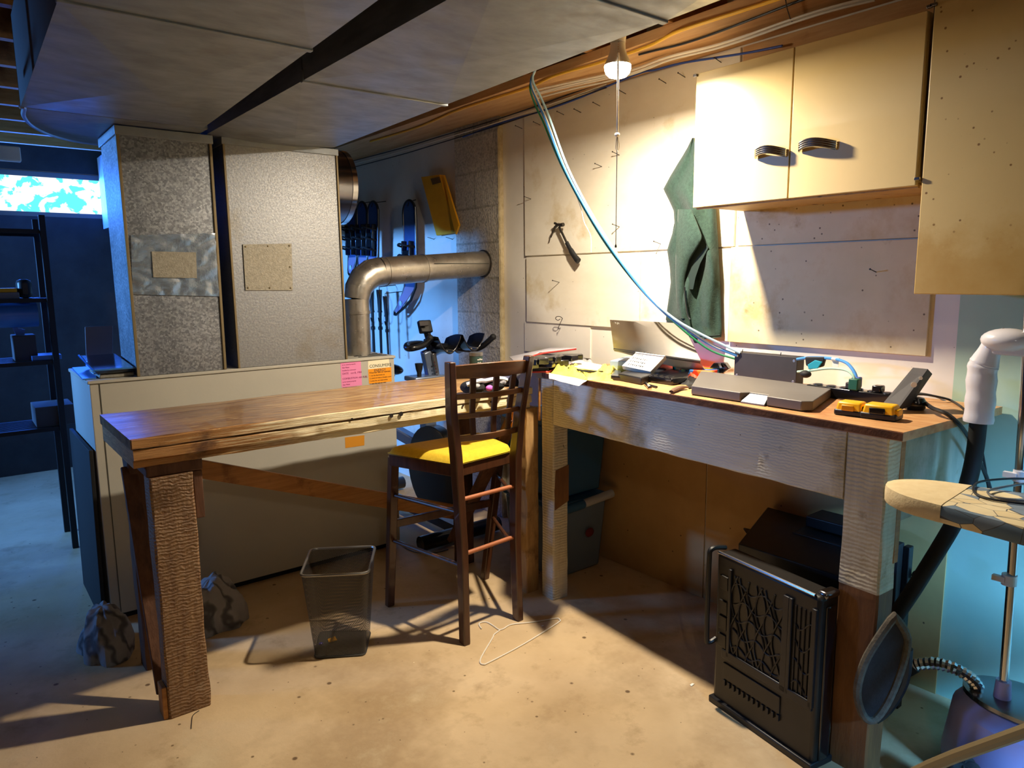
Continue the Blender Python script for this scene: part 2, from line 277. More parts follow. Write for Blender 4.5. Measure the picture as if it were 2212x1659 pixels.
# ------------------------------------------------------------------ geometry
class MB:
    def __init__(s): s.v = []; s.f = []
    def add(s, vs, fs):
        k = len(s.v); s.v += [Vector(p) for p in vs]; s.f += [tuple(i+k for i in f) for f in fs]; return s
    def hexa(s, p): return s.add(p, [(0, 3, 2, 1), (4, 5, 6, 7), (0, 1, 5, 4), (1, 2, 6, 5), (2, 3, 7, 6), (3, 0, 4, 7)])
    def box(s, x0, x1, y0, y1, z0, z1):
        return s.hexa([(x0, y0, z0), (x1, y0, z0), (x1, y1, z0), (x0, y1, z0), (x0, y0, z1), (x1, y0, z1), (x1, y1, z1), (x0, y1, z1)])
    def obox(s, c, size, M):
        a, b, d = [t/2 for t in size]; c = Vector(c)
        return s.hexa([c + M @ Vector(p) for p in [(-a, -b, -d), (a, -b, -d), (a, b, -d), (-a, b, -d), (-a, -b, d), (a, -b, d), (a, b, d), (-a, b, d)]])
    def beam(s, p, q, w, h, up=(0, 0, 1), w2=None, h2=None):
        p = Vector(p); q = Vector(q); d = (q-p).normalized(); u = Vector(up); sx = d.cross(u)
        if sx.length < 1e-4: sx = d.cross(Vector((1, 0, 0)))
        sx.normalize(); u = sx.cross(d).normalized(); w2 = w2 or w; h2 = h2 or h
        a = [p - sx*w/2 - u*h/2, p + sx*w/2 - u*h/2, q + sx*w2/2 - u*h2/2, q - sx*w2/2 - u*h2/2,
             p - sx*w/2 + u*h/2, p + sx*w/2 + u*h/2, q + sx*w2/2 + u*h2/2, q - sx*w2/2 + u*h2/2]
        return s.hexa(a)
    def prism(s, poly, vec):
        vec = Vector(vec); n = len(poly); a = [Vector(p) for p in poly]
        fs = [tuple(range(n-1, -1, -1)), tuple(range(n, 2*n))] + [(i, (i+1) % n, n+(i+1) % n, n+i) for i in range(n)]
        return s.add(a + [p+vec for p in a], fs)
    def tube(s, path, r, n=8, closed=False, flat=None):
        P = [Vector(p) for p in path]; m = len(P)
        rs = r if isinstance(r, (list, tuple)) else [r]*m
        T = []
        for i in range(m):
            a = P[i-1] if (i > 0 or closed) else P[i]; b = P[(i+1) % m] if (i < m-1 or closed) else P[i]
            t = (b-a); T.append(t.normalized() if t.length > 1e-9 else Vector((0, 0, 1)))
        nrm = T[0].cross(Vector((0, 0, 1)))
        if nrm.length < .05: nrm = T[0].cross(Vector((1, 0, 0)))
        nrm.normalize(); vs = []
        for i in range(m):
            nrm = (nrm - T[i]*nrm.dot(T[i])).normalized(); bi = T[i].cross(nrm)
            for j in range(n):
                a = 2*PI*j/n; ff = flat or 1
                vs.append(P[i] + nrm*math.cos(a)*rs[i] + bi*math.sin(a)*rs[i]*ff)
        fs = []
        for i in range(m if closed else m-1):
            for j in range(n):
                a, b = i*n+j, i*n+(j+1) % n; i2 = (i+1) % m; fs.append((a, b, i2*n+(j+1) % n, i2*n+j))
        if not closed: fs += [tuple(range(n-1, -1, -1)), tuple(range((m-1)*n, m*n))]
        return s.add(vs, fs)
    def lathe(s, prof, o, axis=(0, 0, 1), n=24):
        ax = Vector(axis).normalized(); e = ax.cross(Vector((1, 0, 0)))
        if e.length < .1: e = ax.cross(Vector((0, 1, 0)))
        e.normalize(); g = ax.cross(e); o = Vector(o); vs = []
        for r, z in prof:
            for j in range(n):
                a = 2*PI*j/n; vs.append(o + ax*z + (e*math.cos(a) + g*math.sin(a))*max(r, 1e-5))
        m = len(prof); fs = [(i*n+j, i*n+(j+1) % n, (i+1)*n+(j+1) % n, (i+1)*n+j) for i in range(m-1) for j in range(n)]
        fs += [tuple(range(n-1, -1, -1)), tuple(range((m-1)*n, m*n))]
        return s.add(vs, fs)
    def grid(s, fn, nu, nv, thick=None):
        vs = [Vector(fn(i/nu, j/nv)) for j in range(nv+1) for i in range(nu+1)]
        fs = [(j*(nu+1)+i, j*(nu+1)+i+1, (j+1)*(nu+1)+i+1, (j+1)*(nu+1)+i) for j in range(nv) for i in range(nu)]
        if thick is not None:
            t = Vector(thick); k = len(vs); vs += [v+t for v in vs]; fs += [tuple(i+k for i in f[::-1]) for f in fs]
            W = nu+1; rim = [i for i in range(W)] + [j*W+nu for j in range(1, nv+1)] + [nv*W+i for i in range(nu-1, -1, -1)] + [j*W for j in range(nv-1, 0, -1)]
            for a in range(len(rim)):
                p, q = rim[a], rim[(a+1) % len(rim)]; fs.append((q, p, p+k, q+k))
        return s.add(vs, fs)
    def ball(s, c, r, n=12, sc=(1, 1, 1)):
        c = Vector(c); pr = [(math.sin(PI*i/n), -math.cos(PI*i/n)) for i in range(n+1)]
        k = len(s.v); s.lathe([(a*r, b*r) for a, b in pr], (0, 0, 0), n=n*2)
        for i in range(k, len(s.v)): v = s.v[i]; s.v[i] = Vector((v.x*sc[0], v.y*sc[1], v.z*sc[2])) + c
        return s

WM = {}
def thing(name, label, cat, loc=(0, 0, 0), rotz=0, group=None):
    o = bpy.data.objects.new(name, None); C.objects.link(o); o.location = loc; o.rotation_euler = (0, 0, rotz)
    o.empty_display_size = .05; o['label'] = label; o['category'] = cat
    if group: o['group'] = group
    WM[o.name] = Matrix.Translation(Vector(loc)) @ Matrix.Rotation(rotz, 4, 'Z'); return o
def build(name, mb, material, parent=None, label=None, cat=None, group=None, kind=None, bev=0, smooth=.6, mods=None, local=False):
    me = bpy.data.meshes.new(name); me.from_pydata([tuple(v) for v in mb.v], [], mb.f); me.validate()
    o = bpy.data.objects.new(name, me); C.objects.link(o)
    if parent is not None:
        M = WM[parent.name]; o.parent = parent; WM[o.name] = M
        if not local: me.transform(M.inverted())
    else:
        xs = [v.co for v in me.vertices]; c = Vector(((min(v.x for v in xs)+max(v.x for v in xs))/2, (min(v.y for v in xs)+max(v.y for v in xs))/2, min(v.z for v in xs)))
        me.transform(Matrix.Translation(-c)); o.location = c; WM[o.name] = Matrix.Translation(c)
    import bmesh
    bm = bmesh.new(); bm.from_mesh(me); bmesh.ops.recalc_face_normals(bm, faces=bm.faces); bm.to_mesh(me); bm.free()
    if smooth:
        for p in me.polygons: p.use_smooth = True
        me.set_sharp_from_angle(angle=smooth)
    for m in (material if isinstance(material, (list, tuple)) else [material]): me.materials.append(G(m))
    if bev:
        b = o.modifiers.new('bevel', 'BEVEL'); b.width = bev; b.segments = 2; b.limit_method = 'ANGLE'; b.angle_limit = .7
    if label: o['label'] = label
    if cat: o['category'] = cat
    if group: o['group'] = group
    if kind: o['kind'] = kind
    return o
def struct(name, mb, m, **k): return build(name, mb, m, kind='structure', **k)
def copy_thing(root, loc, rotz=None, label=None, group=None):
    r = root.copy(); C.objects.link(r); r.location = loc
    if rotz is not None: r.rotation_euler = (0, 0, rotz)
    if label: r['label'] = label
    if group: r['group'] = group
    WM[r.name] = Matrix.Translation(Vector(loc)) @ Matrix.Rotation(r.rotation_euler.z, 4, 'Z')
    for ch in list(root.children):
        c = ch.copy(); C.objects.link(c); c.parent = r
        for g in ch.children: d = g.copy(); C.objects.link(d); d.parent = c
    return r
def text(name, s, size, origin, right, up, material, parent, ext=.0004):
    cu = bpy.data.curves.new('t', 'FONT'); cu.body = s; cu.size = size; cu.extrude = ext
    t = bpy.data.objects.new('t', cu); C.objects.link(t)
    me = bpy.data.meshes.new_from_object(t.evaluated_get(bpy.context.evaluated_depsgraph_get()))
    bpy.data.objects.remove(t); bpy.data.curves.remove(cu)
    r = Vector(right).normalized(); u = Vector(up).normalized(); M = Matrix((r, u, r.cross(u))).transposed().to_4x4(); M.translation = Vector(origin)
    me.transform(WM[parent.name].inverted() @ M); me.name = name
    o = bpy.data.objects.new(name, me); C.objects.link(o); o.parent = parent; me.materials.clear(); me.materials.append(G(material)); WM[o.name] = WM[parent.name]
    return o
def smoothpath(P, k=6):
    P = [Vector(p) for p in P]; out = []
    for i in range(len(P)-1):
        a = P[max(i-1, 0)]; b = P[i]; c = P[i+1]; d = P[min(i+2, len(P)-1)]
        for j in range(k):
            t = j/k; out.append(.5*((2*b) + (c-a)*t + (2*a-5*b+4*c-d)*t*t + (3*b-a-3*c+d)*t**3))
    out.append(P[-1]); return out

# ================================================================== THE SETTING
XW = 2.493                                     # face of the long right-hand wall
mb = MB().box(-3.0, 2.7, -2.2, 6.4, -.1, 0); struct('floor', mb, 'concrete', smooth=0)
mb = MB().box(-3.1, 2.7, -2.3, 6.5, 2.50, 2.56); struct('ceiling', mb, 'ceiling_wood', smooth=0)
mb = MB().box(XW, 2.62, .89, 6.4, 0, 2.5); struct('wall_right', mb, 'white_wall', smooth=0)
mb = MB().box(XW, 2.62, -2.2, .89, 0, 2.5); struct('wall_right_painted', mb, 'aqua_wall', smooth=0)
def holed(a0, a1, holes, z0, z1, mk):          # a wall with window openings
    xs = a0
    for h0, h1, hz0, hz1 in holes:
        mk(xs, h0, z0, z1); mk(h0, h1, z0, hz0); mk(h0, h1, hz1, z1); xs = h1
    mk(xs, a1, z0, z1)
fb = MB(); holed(-3.0, 2.7, [(.18, 1.06, 1.87, 2.19)], 0, 2.5, lambda a, b, c, d: fb.box(a, b, 6.25, 6.45, c, d))
struct('wall_far', fb, 'dark_masonry', smooth=0)
lb = MB(); holed(-2.2, 6.4, [(4.95, 5.95, 1.87, 2.19)], 0, 2.5, lambda a, b, c, d: lb.box(-3.15, -2.95, a, b, c, d))
struct('wall_left', lb, 'dark_masonry', smooth=0)
kb = MB(); holed(-3.0, 2.7, [(.85, 1.45, 1.87, 2.19)], 0, 2.5, lambda a, b, c, d: kb.box(a, b, -2.4, -2.2, c, d))
struct('wall_back', kb, 'dark_masonry', smooth=0)
def window(n, axis, a0, a1, pos, z0=1.87, z1=2.19):
    fr = MB(); t = .035; P = (lambda u0, u1, c, d, w0=pos, w1=pos+.04: fr.box(u0, u1, w0, w1, c, d)) if axis == 'x' else (lambda u0, u1, c, d, w0=pos-.04, w1=pos: fr.box(w0, w1, u0, u1, c, d))
    P(a0, a1, z0, z0+t); P(a0, a1, z1-t, z1); P(a0, a0+t, z0+t, z1-t); P(a1-t, a1, z0+t, z1-t)
    o = struct('window_%d' % n, fr, 'frame_grey', smooth=0)
    g = MB()
    if axis == 'x': g.box(a0+t, a1-t, pos+.012, pos+.02, z0+t, z1-t)
    else: g.box(pos-.03, pos-.02, a0+t, a1-t, z0+t, z1-t)
    build('pane', g, PANE, o, smooth=0)
window(1, 'x', .18, 1.06, 6.30); window(2, 'x', .85, 1.45, -2.34); window(3, 'y', 4.95, 5.95, -3.0)
# concrete block chimney pier
mb = MB().box(2.46, XW, 3.215, 3.64, 0, 2.27); struct('wall_chimney', mb, block_mat(), smooth=0)
mt = MB(); n = 260; vs = []
for i in range(n+1):
    z = 2.262*i/n; w = .013+.006*noise.noise(Vector((0, 3, z*28)))+.004*noise.noise(Vector((2, 3, z*90))); d = .010+.006*noise.noise(Vector((7, 1, z*34)))
    vs += [(2.462-d*.4, 3.216, z), (2.462+.001, 3.216-d, z), (2.462+w, 3.216-d*.7, z), (2.492, 3.213, z)]
mt.add(vs, [(i*4+j, i*4+(j+1), i*4+j+5, i*4+j+4) for i in range(n) for j in range(3)]+[(i*4+3, i*4, i*4+4, i*4+7) for i in range(n)])
build('mortar_bead', mt, mat('mortar', 'b5a37c', 'cdbd98', 30, rough=.95, bump=.8), bpy.data.objects['wall_chimney'])

# boards fastened to the right-hand wall
def panel(label, y0, y1, z0, z1, m='panel_paint', x1=XW, th=.012):
    mb = MB().box(x1-th, x1-.0005, y0, y1, z0, z1)
    return build('wall_panel', mb, m, None, label, 'wall panel', bev=.0015, smooth=.4)
panel('tall white plywood panel studded with nails, behind the hammer', 1.712, 3.016, 1.515, 2.262)
panel('white plywood panel below the hammer panel, with a wire hook at its foot', 2.20, 3.005, 1.162, 1.508)
panel('white panel behind the hem of the green vest, up to the right of the wire hook panel', 1.725, 2.196, 1.135, 1.508, th=.009)
panel('stained white panel below the wall cabinet, above the dark grey junction box', .972, 1.722, 1.135, 1.512, 'panel_mould', th=.014)
panel('mould-spotted board strip directly under the wall cabinet', .90, 1.700, 1.516, 1.66, 'panel_mould', th=.009)
panel('tan board behind the top of the wall cabinet, beside the beam', -.6, 1.705, 1.70, 2.262, 'board_wood', th=.007)
mb = MB().box(XW-.006, XW-.0005, 1.812, 2.512, .0, .97)
build('wall_panel', mb, 'lower_wall', None, 'brown board under the right workbench, left of the vertical seam', 'wall panel', bev=.001)
mb = MB().box(XW-.006, XW-.0005, .865, 1.806, .0, .97)
build('wall_panel', mb, 'lower_wall', None, 'brown board under the right workbench, behind the black crate', 'wall panel', bev=.001)
mb = MB().box(XW-.006, XW, 2.52, 3.03, 1.0, 1.16); struct('trim_2', mb, 'white_wall', smooth=0)

# board under the joists along the wall, joists
mb = MB().box(2.168, 2.50, -2.2, 6.25, 2.27, 2.308); struct('trim_1', mb, 'board_wood', bev=.002, smooth=0)
JL = ['ceiling joist nearest the viewer over the tall cabinet', 'ceiling joist over the tall rusty cabinet, second from the viewer', 'ceiling joist over the gap between wall cabinet and tall cabinet',
      'ceiling joist crossing above the right door of the wall cabinet', 'ceiling joist crossing above the yellow cable, left door of the wall cabinet', 'ceiling joist just right of the bare bulb',
      'ceiling joist that carries the bare bulb', 'ceiling joist just left of the bare bulb', 'ceiling joist where the blue cable bundle comes down', 'ceiling joist just left of the blue cable bundle',
      'ceiling joist above the block chimney', 'ceiling joist above the envelope on the snowshoe wall', 'ceiling joist beyond the furnace, nearest of those at the far left', 'ceiling joist at the far left, with the small white box',
      'ceiling joist at the far left, next one before the window', 'ceiling joist at the far left, close above the window', 'ceiling joist directly over the far basement window']
jy = [-.65+.406*i for i in range(17)]
for i, y in enumerate(jy):
    mb = MB().box(-2.95, 2.49, y, y+.04, 2.309, 2.499)
    lab = JL[i]
    build('ceiling_joist', mb, 'joist', None, lab, 'joist', group='wooden ceiling joists', smooth=0)

# ================================================================== FURNACE AND SHEET METAL
T = thing('furnace', 'long beige furnace cabinet behind the left workbench, carrying two metal risers', 'furnace', (1.09, 3.45, 0))
build('body', MB().box(.418, 1.775, 3.212, 3.74, .03, 1.0), 'furnace_paint', T, bev=.004)
build('top_panel', MB().box(.412, 1.78, 3.206, 3.745, 1.0, 1.014), 'furnace_paint', T, bev=.003)
build('base', MB().box(.44, 1.76, 3.24, 3.72, 0, .03), 'black_gap', T)
sl = MB()
for i in range(3): sl.box(1.60, 1.755, 3.25+i*.05, 3.262+i*.05, 1.0135, 1.0165)
build('vent_slots', sl, 'black_gap', T)
build('panel_seam', MB().box(.452, .455, 3.2095, 3.2125, .04, 1.0), 'ink_grey', T)
def tag(name, px, m, parent, yy=3.212):         # a paper glued on the furnace front, from its four photographed corners
    c = [wy(x, y, yy) for x, y in px]; q = [Vector((v.x, yy-.0008, v.z)) for v in c]
    return build(name, MB().prism(q, (0, .0007, 0)), m, parent, smooth=0), q
o, q = tag('pink_tag', [(738, 837), (782, 832), (779, 780), (735, 784)], 'pink_tag', T); o['label'] = 'pink service tag'
w = (q[1]-q[0]).length
for k, (zz, s, sz) in enumerate([(1.012, 'COMBUSTION AIR FUEL', .0125), (.998, 'to be vented properly', .008), (.984, 'Gas Meter', .009), (.970, 'Installed by contractor', .008),
        (.953, 'DATE   oct 8, 1984', .013), (.928, 'COMBUSTION AIR FUEL', .0125), (.914, 'to be vented properly', .008), (.900, 'Gas Meter', .009), (.886, 'Installed by contractor', .008), (.870, 'DATE   Jan 1984', .012)]):
    text('printing', s, sz, (q[3].x+.008, 3.2108, zz-.012), (1, 0, 0), (0, 0, 1), 'pink_ink', o)
o, q = tag('white_tag', [(795, 798), (842, 793), (840, 775), (795, 780)], 'cream_tag', T); o['label'] = 'cream tag with the power company name'
text('printing', 'CONSUMERS', .021, (q[3].x+.006, 3.2108, q[3].z-.034), (1, 0, 0), (0, 0, 1), 'ink_grey', o)
text('printing', 'ENERGY', .018, (q[3].x+.03, 3.2108, q[3].z-.056), (1, 0, 0), (0, 0, 1), 'ink_grey', o)
o, q = tag('orange_tag', [(797, 829), (846, 824), (845, 793), (795, 798)], 'orange_tag', T); o['label'] = 'orange instruction tag'
for k, s in enumerate(['If burner fails to operate', '1. set the thermostat up', '2. check the fuses or breaker panel', '3. press the red reset button', '4. open the main gas valve', '5. relight the pilot burner', 'Please do not remove - call for service']):
    text('printing', s, .0118 if k in (0,) else .0085, (q[3].x+.007, 3.2108, q[3].z-.022-k*.0135), (1, 0, 0), (0, 0, 1), 'ink', o)
o, q = tag('amber_tag', [(746, 968), (787, 962), (787, 940), (745, 945)], 'amber_tag', T); o['label'] = 'amber tag half hidden below the workbench top'
for k in range(4): text('printing', ['CAUTION: HOT AIR', 'keep clear of the burner', 'door at all times', 'Model data inside'][k], .009, (q[3].x+.008, 3.2108, .79-k*.014+.01), (1, 0, 0), (0, 0, 1), 'ink', o)

def seam_lip(mb, x, y, z0, z1): mb.box(x-.006, x+.006, y-.008, y+.004, z0, z1)
T = thing('duct_riser', 'narrow spangled metal riser with foil tape patch, left on the furnace', 'duct', (.77, 3.45, 1.014))
mb = MB(); mb.hexa([(.598, 3.214, 1.0145), (.937, 3.214, 1.0145), (.937, 3.56, 1.0145), (.598, 3.56, 1.0145), (.592, 3.214, 2.0), (.944, 3.214, 2.0), (.944, 3.56, 2.0), (.592, 3.56, 2.0)])
build('riser_body', mb, GALV, T, bev=.002)
mb = MB()
for x in (.594, .941): build('corner_seam', MB().beam((x+.002 if x < .7 else x-.002, 3.211, 1.015), (x, 3.211, 1.995), .012, .010, (0, 1, 0)), 'tan_metal', T, bev=.002)
build('riser_gap_shade', MB().box(.9455, .9905, 3.53, 3.55, 1.0145, 2.0), 'black_gap', T, smooth=0)  # black strip added to keep the gap between the risers dark
build('collar', MB().box(.585, .952, 3.205, 3.57, 1.965, 2.0), DUCT, T, bev=.002)
c = [wy(x, y, 3.212) for x, y in [(286, 636), (474, 640), (470, 504), (282, 508)]]
def foilfn(u, v):
    p = c[0].lerp(c[1], u).lerp(c[3].lerp(c[2], u), v); d = .004+.005*abs(noise.noise(Vector((u*5, v*5, .3))))+.0016*abs(noise.noise(Vector((u*15, v*15, 2))))
    return Vector((p.x, 3.2125-d, p.z))
build('foil_tape', MB().grid(foilfn, 40, 34, (0, .003, 0)), 'foil', T, smooth=.35)
c2 = [wy(x, y, 3.198) for x, y in [(332, 599), (426, 601), (424, 545), (328, 543)]]
build('tin_patch', MB().prism([Vector((p.x, 3.201, p.z)) for p in c2], (0, .006, 0)), 'patch_steel', T)
T = thing('duct_riser', 'wide dull metal riser with square tin patch, right on the furnace', 'duct', (1.25, 3.45, 1.014))
mb = MB(); mb.hexa([(.997, 3.214, 1.0145), (1.515, 3.214, 1.0145), (1.515, 3.72, 1.0145), (.997, 3.72, 1.0145), (.992, 3.214, 2.0), (1.508, 3.214, 2.0), (1.508, 3.72, 2.0), (.992, 3.72, 2.0)])
build('riser_body', mb, GALV2, T, bev=.002)
mb = MB()
for a, b in ((.999, .994), (1.513, 1.506)): build('corner_seam', MB().beam((a, 3.211, 1.015), (b, 3.211, 1.995), .010, .010, (0, 1, 0)), 'tan_metal', T, bev=.002)
build('collar', MB().box(.986, 1.515, 3.205, 3.73, 1.97, 2.0), DUCT, T, bev=.002)
c = [wy(x, y, 3.212) for x, y in [(530, 627), (632, 627), (629, 526), (524, 528)]]
o = build('tin_patch', MB().prism([Vector((p.x, 3.208, p.z)) for p in c], (0, .005, 0)), 'patch_steel', T)
for p in c + [c[0].lerp(c[1], .5), c[2].lerp(c[3], .5), c[1].lerp(c[2], .5)]:
    m = (c[0]+c[2])/2; pp = p.lerp(m, .1); build('screw', MB().lathe([(.004, 0), (.004, .002), (.002, .004)], (pp.x, 3.208, pp.z), (0, -1, 0), 8), 'tan_metal', o)

def creased(x0a, x1a, x0b, x1b, ya, yb, z, pillow=.020):   # bottom sheet of a duct with its stiffening cross-break
    mx = (x0a+x1a+x0b+x1b)/4; my = (ya+yb)/2
    return [(x0a, ya, z), (x1a, ya, z), (x1b, yb, z), (x0b, yb, z), (mx, my, z-pillow)], [(0, 1, 4), (1, 2, 4), (2, 3, 4), (3, 0, 4)]
def main_duct(name, label, xl, xr, ys, z, ztop, sidemat):
    T = thing(name, label, 'duct', ((xl(2)+xr(2))/2, 1.4, z))
    for i in range(len(ys)-1):
        a, b = ys[i], ys[i+1]; mb = MB(); v, f = creased(xl(a), xr(a), xl(b), xr(b), a+.004, b-.004, z); mb.add(v, f)
        build('bottom_sheet', mb, DUCT, T, smooth=0)
        s = MB(); s.hexa([(xl(a), a+.004, z+.0005), (xr(a), a+.004, z+.0005), (xr(b), b-.004, z+.0005), (xl(b), b-.004, z+.0005), (xl(a), a+.004, ztop), (xr(a), a+.004, ztop), (xr(b), b-.004, ztop), (xl(b), b-.004, ztop)])
        build('side_sheet', s, sidemat, T, smooth=0)
    for y in ys[1:-1]:
        build('joint_strip', MB().box(xl(y)-.004, xr(y)+.004, y-.009, y+.009, z-.006, z+.03), DUCT, T, bev=.002)
    return T
XLA = lambda y: .245+.016*(y-1.0); XRA = lambda y: .790+.045*(y-1.0)
main_duct('ceiling_duct', 'broad sheet metal ceiling duct at the upper left, leading to the spangled riser', XLA, XRA, [-2.0, -.6, .62, 1.90, 3.10], 2.004, 2.305, 'dark_grey')
XLB = lambda y: .932; XRB = lambda y: 1.414+.034*(y-1.0)
T = main_duct('ceiling_duct', 'broad sheet metal ceiling duct beside the bulb, leading to the wide riser', XLB, XRB, [-2.0, -.1, 1.195, 2.20, 3.70], 2.004, 2.305, 'duct_side')
T = thing('ceiling_duct', 'unseen duct trunk added beyond the two furnace risers to block window light', 'duct', (1.3, 4.9, 1.79))
build('duct_body', MB().box(1.0, 1.5, 3.80, 6.2, 1.79, 2.305), DUCT, T, smooth=0)  # unseen trunk, added to cut off the side window's light
# rounded end of the left duct
mb = MB(); pts = [(XLA(3.1)-.0, 3.105)]
for i in range(9):
    a = PI*.5*i/8; pts.append((.62-.33*math.cos(a), 3.105+.62*math.sin(a)))
pts += [(XRA(3.1)+.02, 3.725), (XRA(3.1)+.02, 3.105)]
T = thing('duct_elbow', 'rounded end of the left ceiling duct above the spangled riser', 'duct', (.6, 3.4, 2.004))
build('bottom_sheet', MB().prism([(x, y, 2.004) for x, y in pts], (0, 0, .27)), DUCT, T, smooth=.5)
build('edge_flange', MB().tube(smoothpath([(x, y, 2.006) for x, y in pts[:-2]], 3), .008, 6), 'duct_side', T)
# bracket and box on the far joists
T = thing('hanger_bracket', 'dull metal hanger strap beside the left ceiling duct', 'bracket', (.12, 2.7, 2.0))
build('strap', MB().box(.085, .165, 2.66, 2.668, 1.995, 2.499).box(.085, .165, 2.6, 2.668, 1.99, 1.995), 'duct_side', T, smooth=0)
a = wy(18, 332, 4.65)
build('junction_box', MB().box(a.x-.055, a.x+.055, 4.65, 4.70, a.z-.035, a.z+.04), 'paper_white', None, 'small white box fastened to a far joist above the window', 'box', bev=.006)

# flue pipe with elbow into the chimney
T = thing('flue_pipe', 'galvanised flue pipe with an elbow, running from the furnace into the block chimney', 'pipe', (1.65, 3.36, 1.0145))
RP = .073; A = Vector((1.655, 3.36, 1.0145)); E1 = Vector((1.655, 3.36, 1.30)); H0 = Vector((1.79, 3.36, 1.437)); H1 = Vector((2.459, 3.363, 1.482))
build('riser_pipe', MB().tube([A, E1], .062, 28), PIPE, T)
build('riser_crimp', MB().tube([(1.655, 3.36, 1.225), (1.655, 3.36, 1.24)], .066, 28), PIPE, T)
def elbowpath(k): a = PI/2*k/4; return Vector((1.655+.135*(1-math.cos(a)), 3.36, 1.30+.137*math.sin(a)))
mb = MB(); mb.tube([elbowpath(k) for k in range(5)], [.063, .069, .0735, .0745, .0745], 28); build('elbow', mb, PIPE, T, smooth=.3)
build('horizontal_pipe', MB().tube([H0, H0.lerp(H1, .40)], .0735, 32), PIPE, T)
build('horizontal_pipe', MB().tube([H0.lerp(H1, .39), H1], .0715, 32), PIPE, T)
for u in (.385, .04): build('pipe_bead', MB().tube([H0.lerp(H1, u), H0.lerp(H1, u+.013)], .0765, 32), PIPE, T)
build('wall_collar', MB().tube([H1-Vector((.008, 0, 0)), H1], .078, 32), 'nail', T)
build('pipe_seam', MB().box(1.98+.1, 2.44, 3.2872, 3.2895, 1.478, 1.482), 'ink_grey', T)
# round duct behind the wide riser
T = thing('round_duct', 'large round metal duct section sticking out behind the wide riser', 'duct', (1.6, 3.9, 1.6))
c = wy(728, 404, 3.9)
build('duct_body', MB().tube([(1.2, 3.93, c.z), (c.x+.03, 3.93, c.z)], .203, 40), 'dark_chrome', T)
build('end_band', MB().tube([(c.x+.015, 3.93, c.z), (c.x+.045, 3.93, c.z)], .207, 40), 'chrome', T)
build('hanger_wire', MB().tube([(1.5, 3.9, c.z+.2), (1.5, 3.9, 2.31)], .004, 6), 'nail', T)
build('support_pipe', MB().tube([(1.25, 3.9, 1.0145), (1.25, 3.9, c.z-.15)], .06, 16), 'dark_chrome', T)

# ================================================================== WORKBENCHES
def rough_bar(mb, x0, x1, sec, n=60, amp=.003, axis=0, seed=0):   # a bar with hand-worn, slightly uneven faces
    k = len(mb.v); m = len(sec); vs = []
    for i in range(n+1):
        t = x0+(x1-x0)*i/n
        for j, (a, b) in enumerate(sec):
            w = Vector((t*9+seed, j*3.1, seed)); da = amp*noise.noise(w)*1.6; db = amp*noise.noise(w+Vector((5, 9, 2)))
            vs.append((t, a+da, b+db) if axis == 0 else (a+da, t, b+db) if axis == 1 else (a+da, b+db, t))
    fs = [(i*m+j, i*m+(j+1) % m, (i+1)*m+(j+1) % m, (i+1)*m+j) for i in range(n) for j in range(m)]
    fs += [tuple(range(m-1, -1, -1)), tuple(range(n*m, n*m+m))]
    return mb.add(vs, fs)
def rect(a0, a1, b0, b1, c=.006): return [(a0+c, b0), (a1-c, b0), (a1, b0+c), (a1, b1-c), (a1-c, b1), (a0+c, b1), (a0, b1-c), (a0, b0+c)]
T = thing('workbench', 'long battered brown workbench with layered plank top, left of the corner', 'workbench', (1.18, 2.6, 0))
top = MB(); rough_bar(top, .395, 1.955, [(2.331, .902), (2.333, .928), (2.339, .934), (2.6, .9345), (2.855, .934), (2.86, .928), (2.86, .902)], 90, .0028)
build('top_plank', top, 'slab_top', T, smooth=.5)
for z0, z1, y0, sd in ((.842, .866, 2.343, 3), (.8665, .8985, 2.331, 7)):
    b = MB(); rough_bar(b, .40, 1.950, rect(y0, 2.86, z0, z1, .003), 110, .003, 0, sd); build('under_plank', b, 'slab_edge', T, smooth=.5)
build('plank_gap', MB().box(.41, 1.945, 2.342, 2.85, .8965, .9035), 'slab_gap', T, smooth=0)
e = MB(); rough_bar(e, .398, 1.953, [(2.3285, .905), (2.3285, .931), (2.340, .9335), (2.340, .905)], 120, .002, 0, 11); build('nosing', e, 'slab_edge', T, smooth=.5)
hl = MB()
for px, py, r in ((845, 898, .008), (866, 894, .009), (1000, 876, .005), (1060, 868, .004), (1097, 860, .004), (760, 905, .004)):
    p = wy(px, py, 2.328); hl.lathe([(r, 0), (r*.7, .003)], (p.x, 2.3262, min(max(p.z, .85), .925)), (0, 1, 0), 10)
build('bolt_holes', hl, 'slab_gap', T)['kind'] = 'stuff'
build('cleat', MB().box(.435, .60, 2.36, 2.80, .802, .8415), 'old_post_dark', T, bev=.004)
b = MB(); rough_bar(b, 0, .801, rect(.441, .568, 2.352, 2.43, .005), 50, .003, 2, 2); build('leg', b, 'old_post', T, smooth=.5)
b = MB(); rough_bar(b, 0, .801, rect(.445, .55, 2.72, 2.80, .005), 30, .003, 2, 5); build('leg', b, 'old_post_dark', T, smooth=.5)
b = MB(); rough_bar(b, 0, .84, rect(1.922, 1.992, 2.335, 2.43, .004), 40, .003, 2, 8)
build('leg', b, 'rough_post', T, smooth=.5)
b = MB(); rough_bar(b, 0, .84, rect(1.88, 1.95, 2.78, 2.86, .005), 30, .003, 2, 12); build('leg', b, 'old_post_dark', T, smooth=.5)
build('side_board', MB().beam((.452, 2.46, .04), (.452, 2.74, .76), .018, .05, (1, 0, 0)), 'old_post_dark', T, bev=.003)
build('corner_block', MB().box(.57, .60, 2.37, 2.46, .64, .80), 'old_post_dark', T, bev=.004)
build('diagonal_brace', MB().beam((.575, 2.835, .735), (1.945, 2.835, .235), .024, .070, (0, 0, 1)), 'brown_board', T, bev=.003)
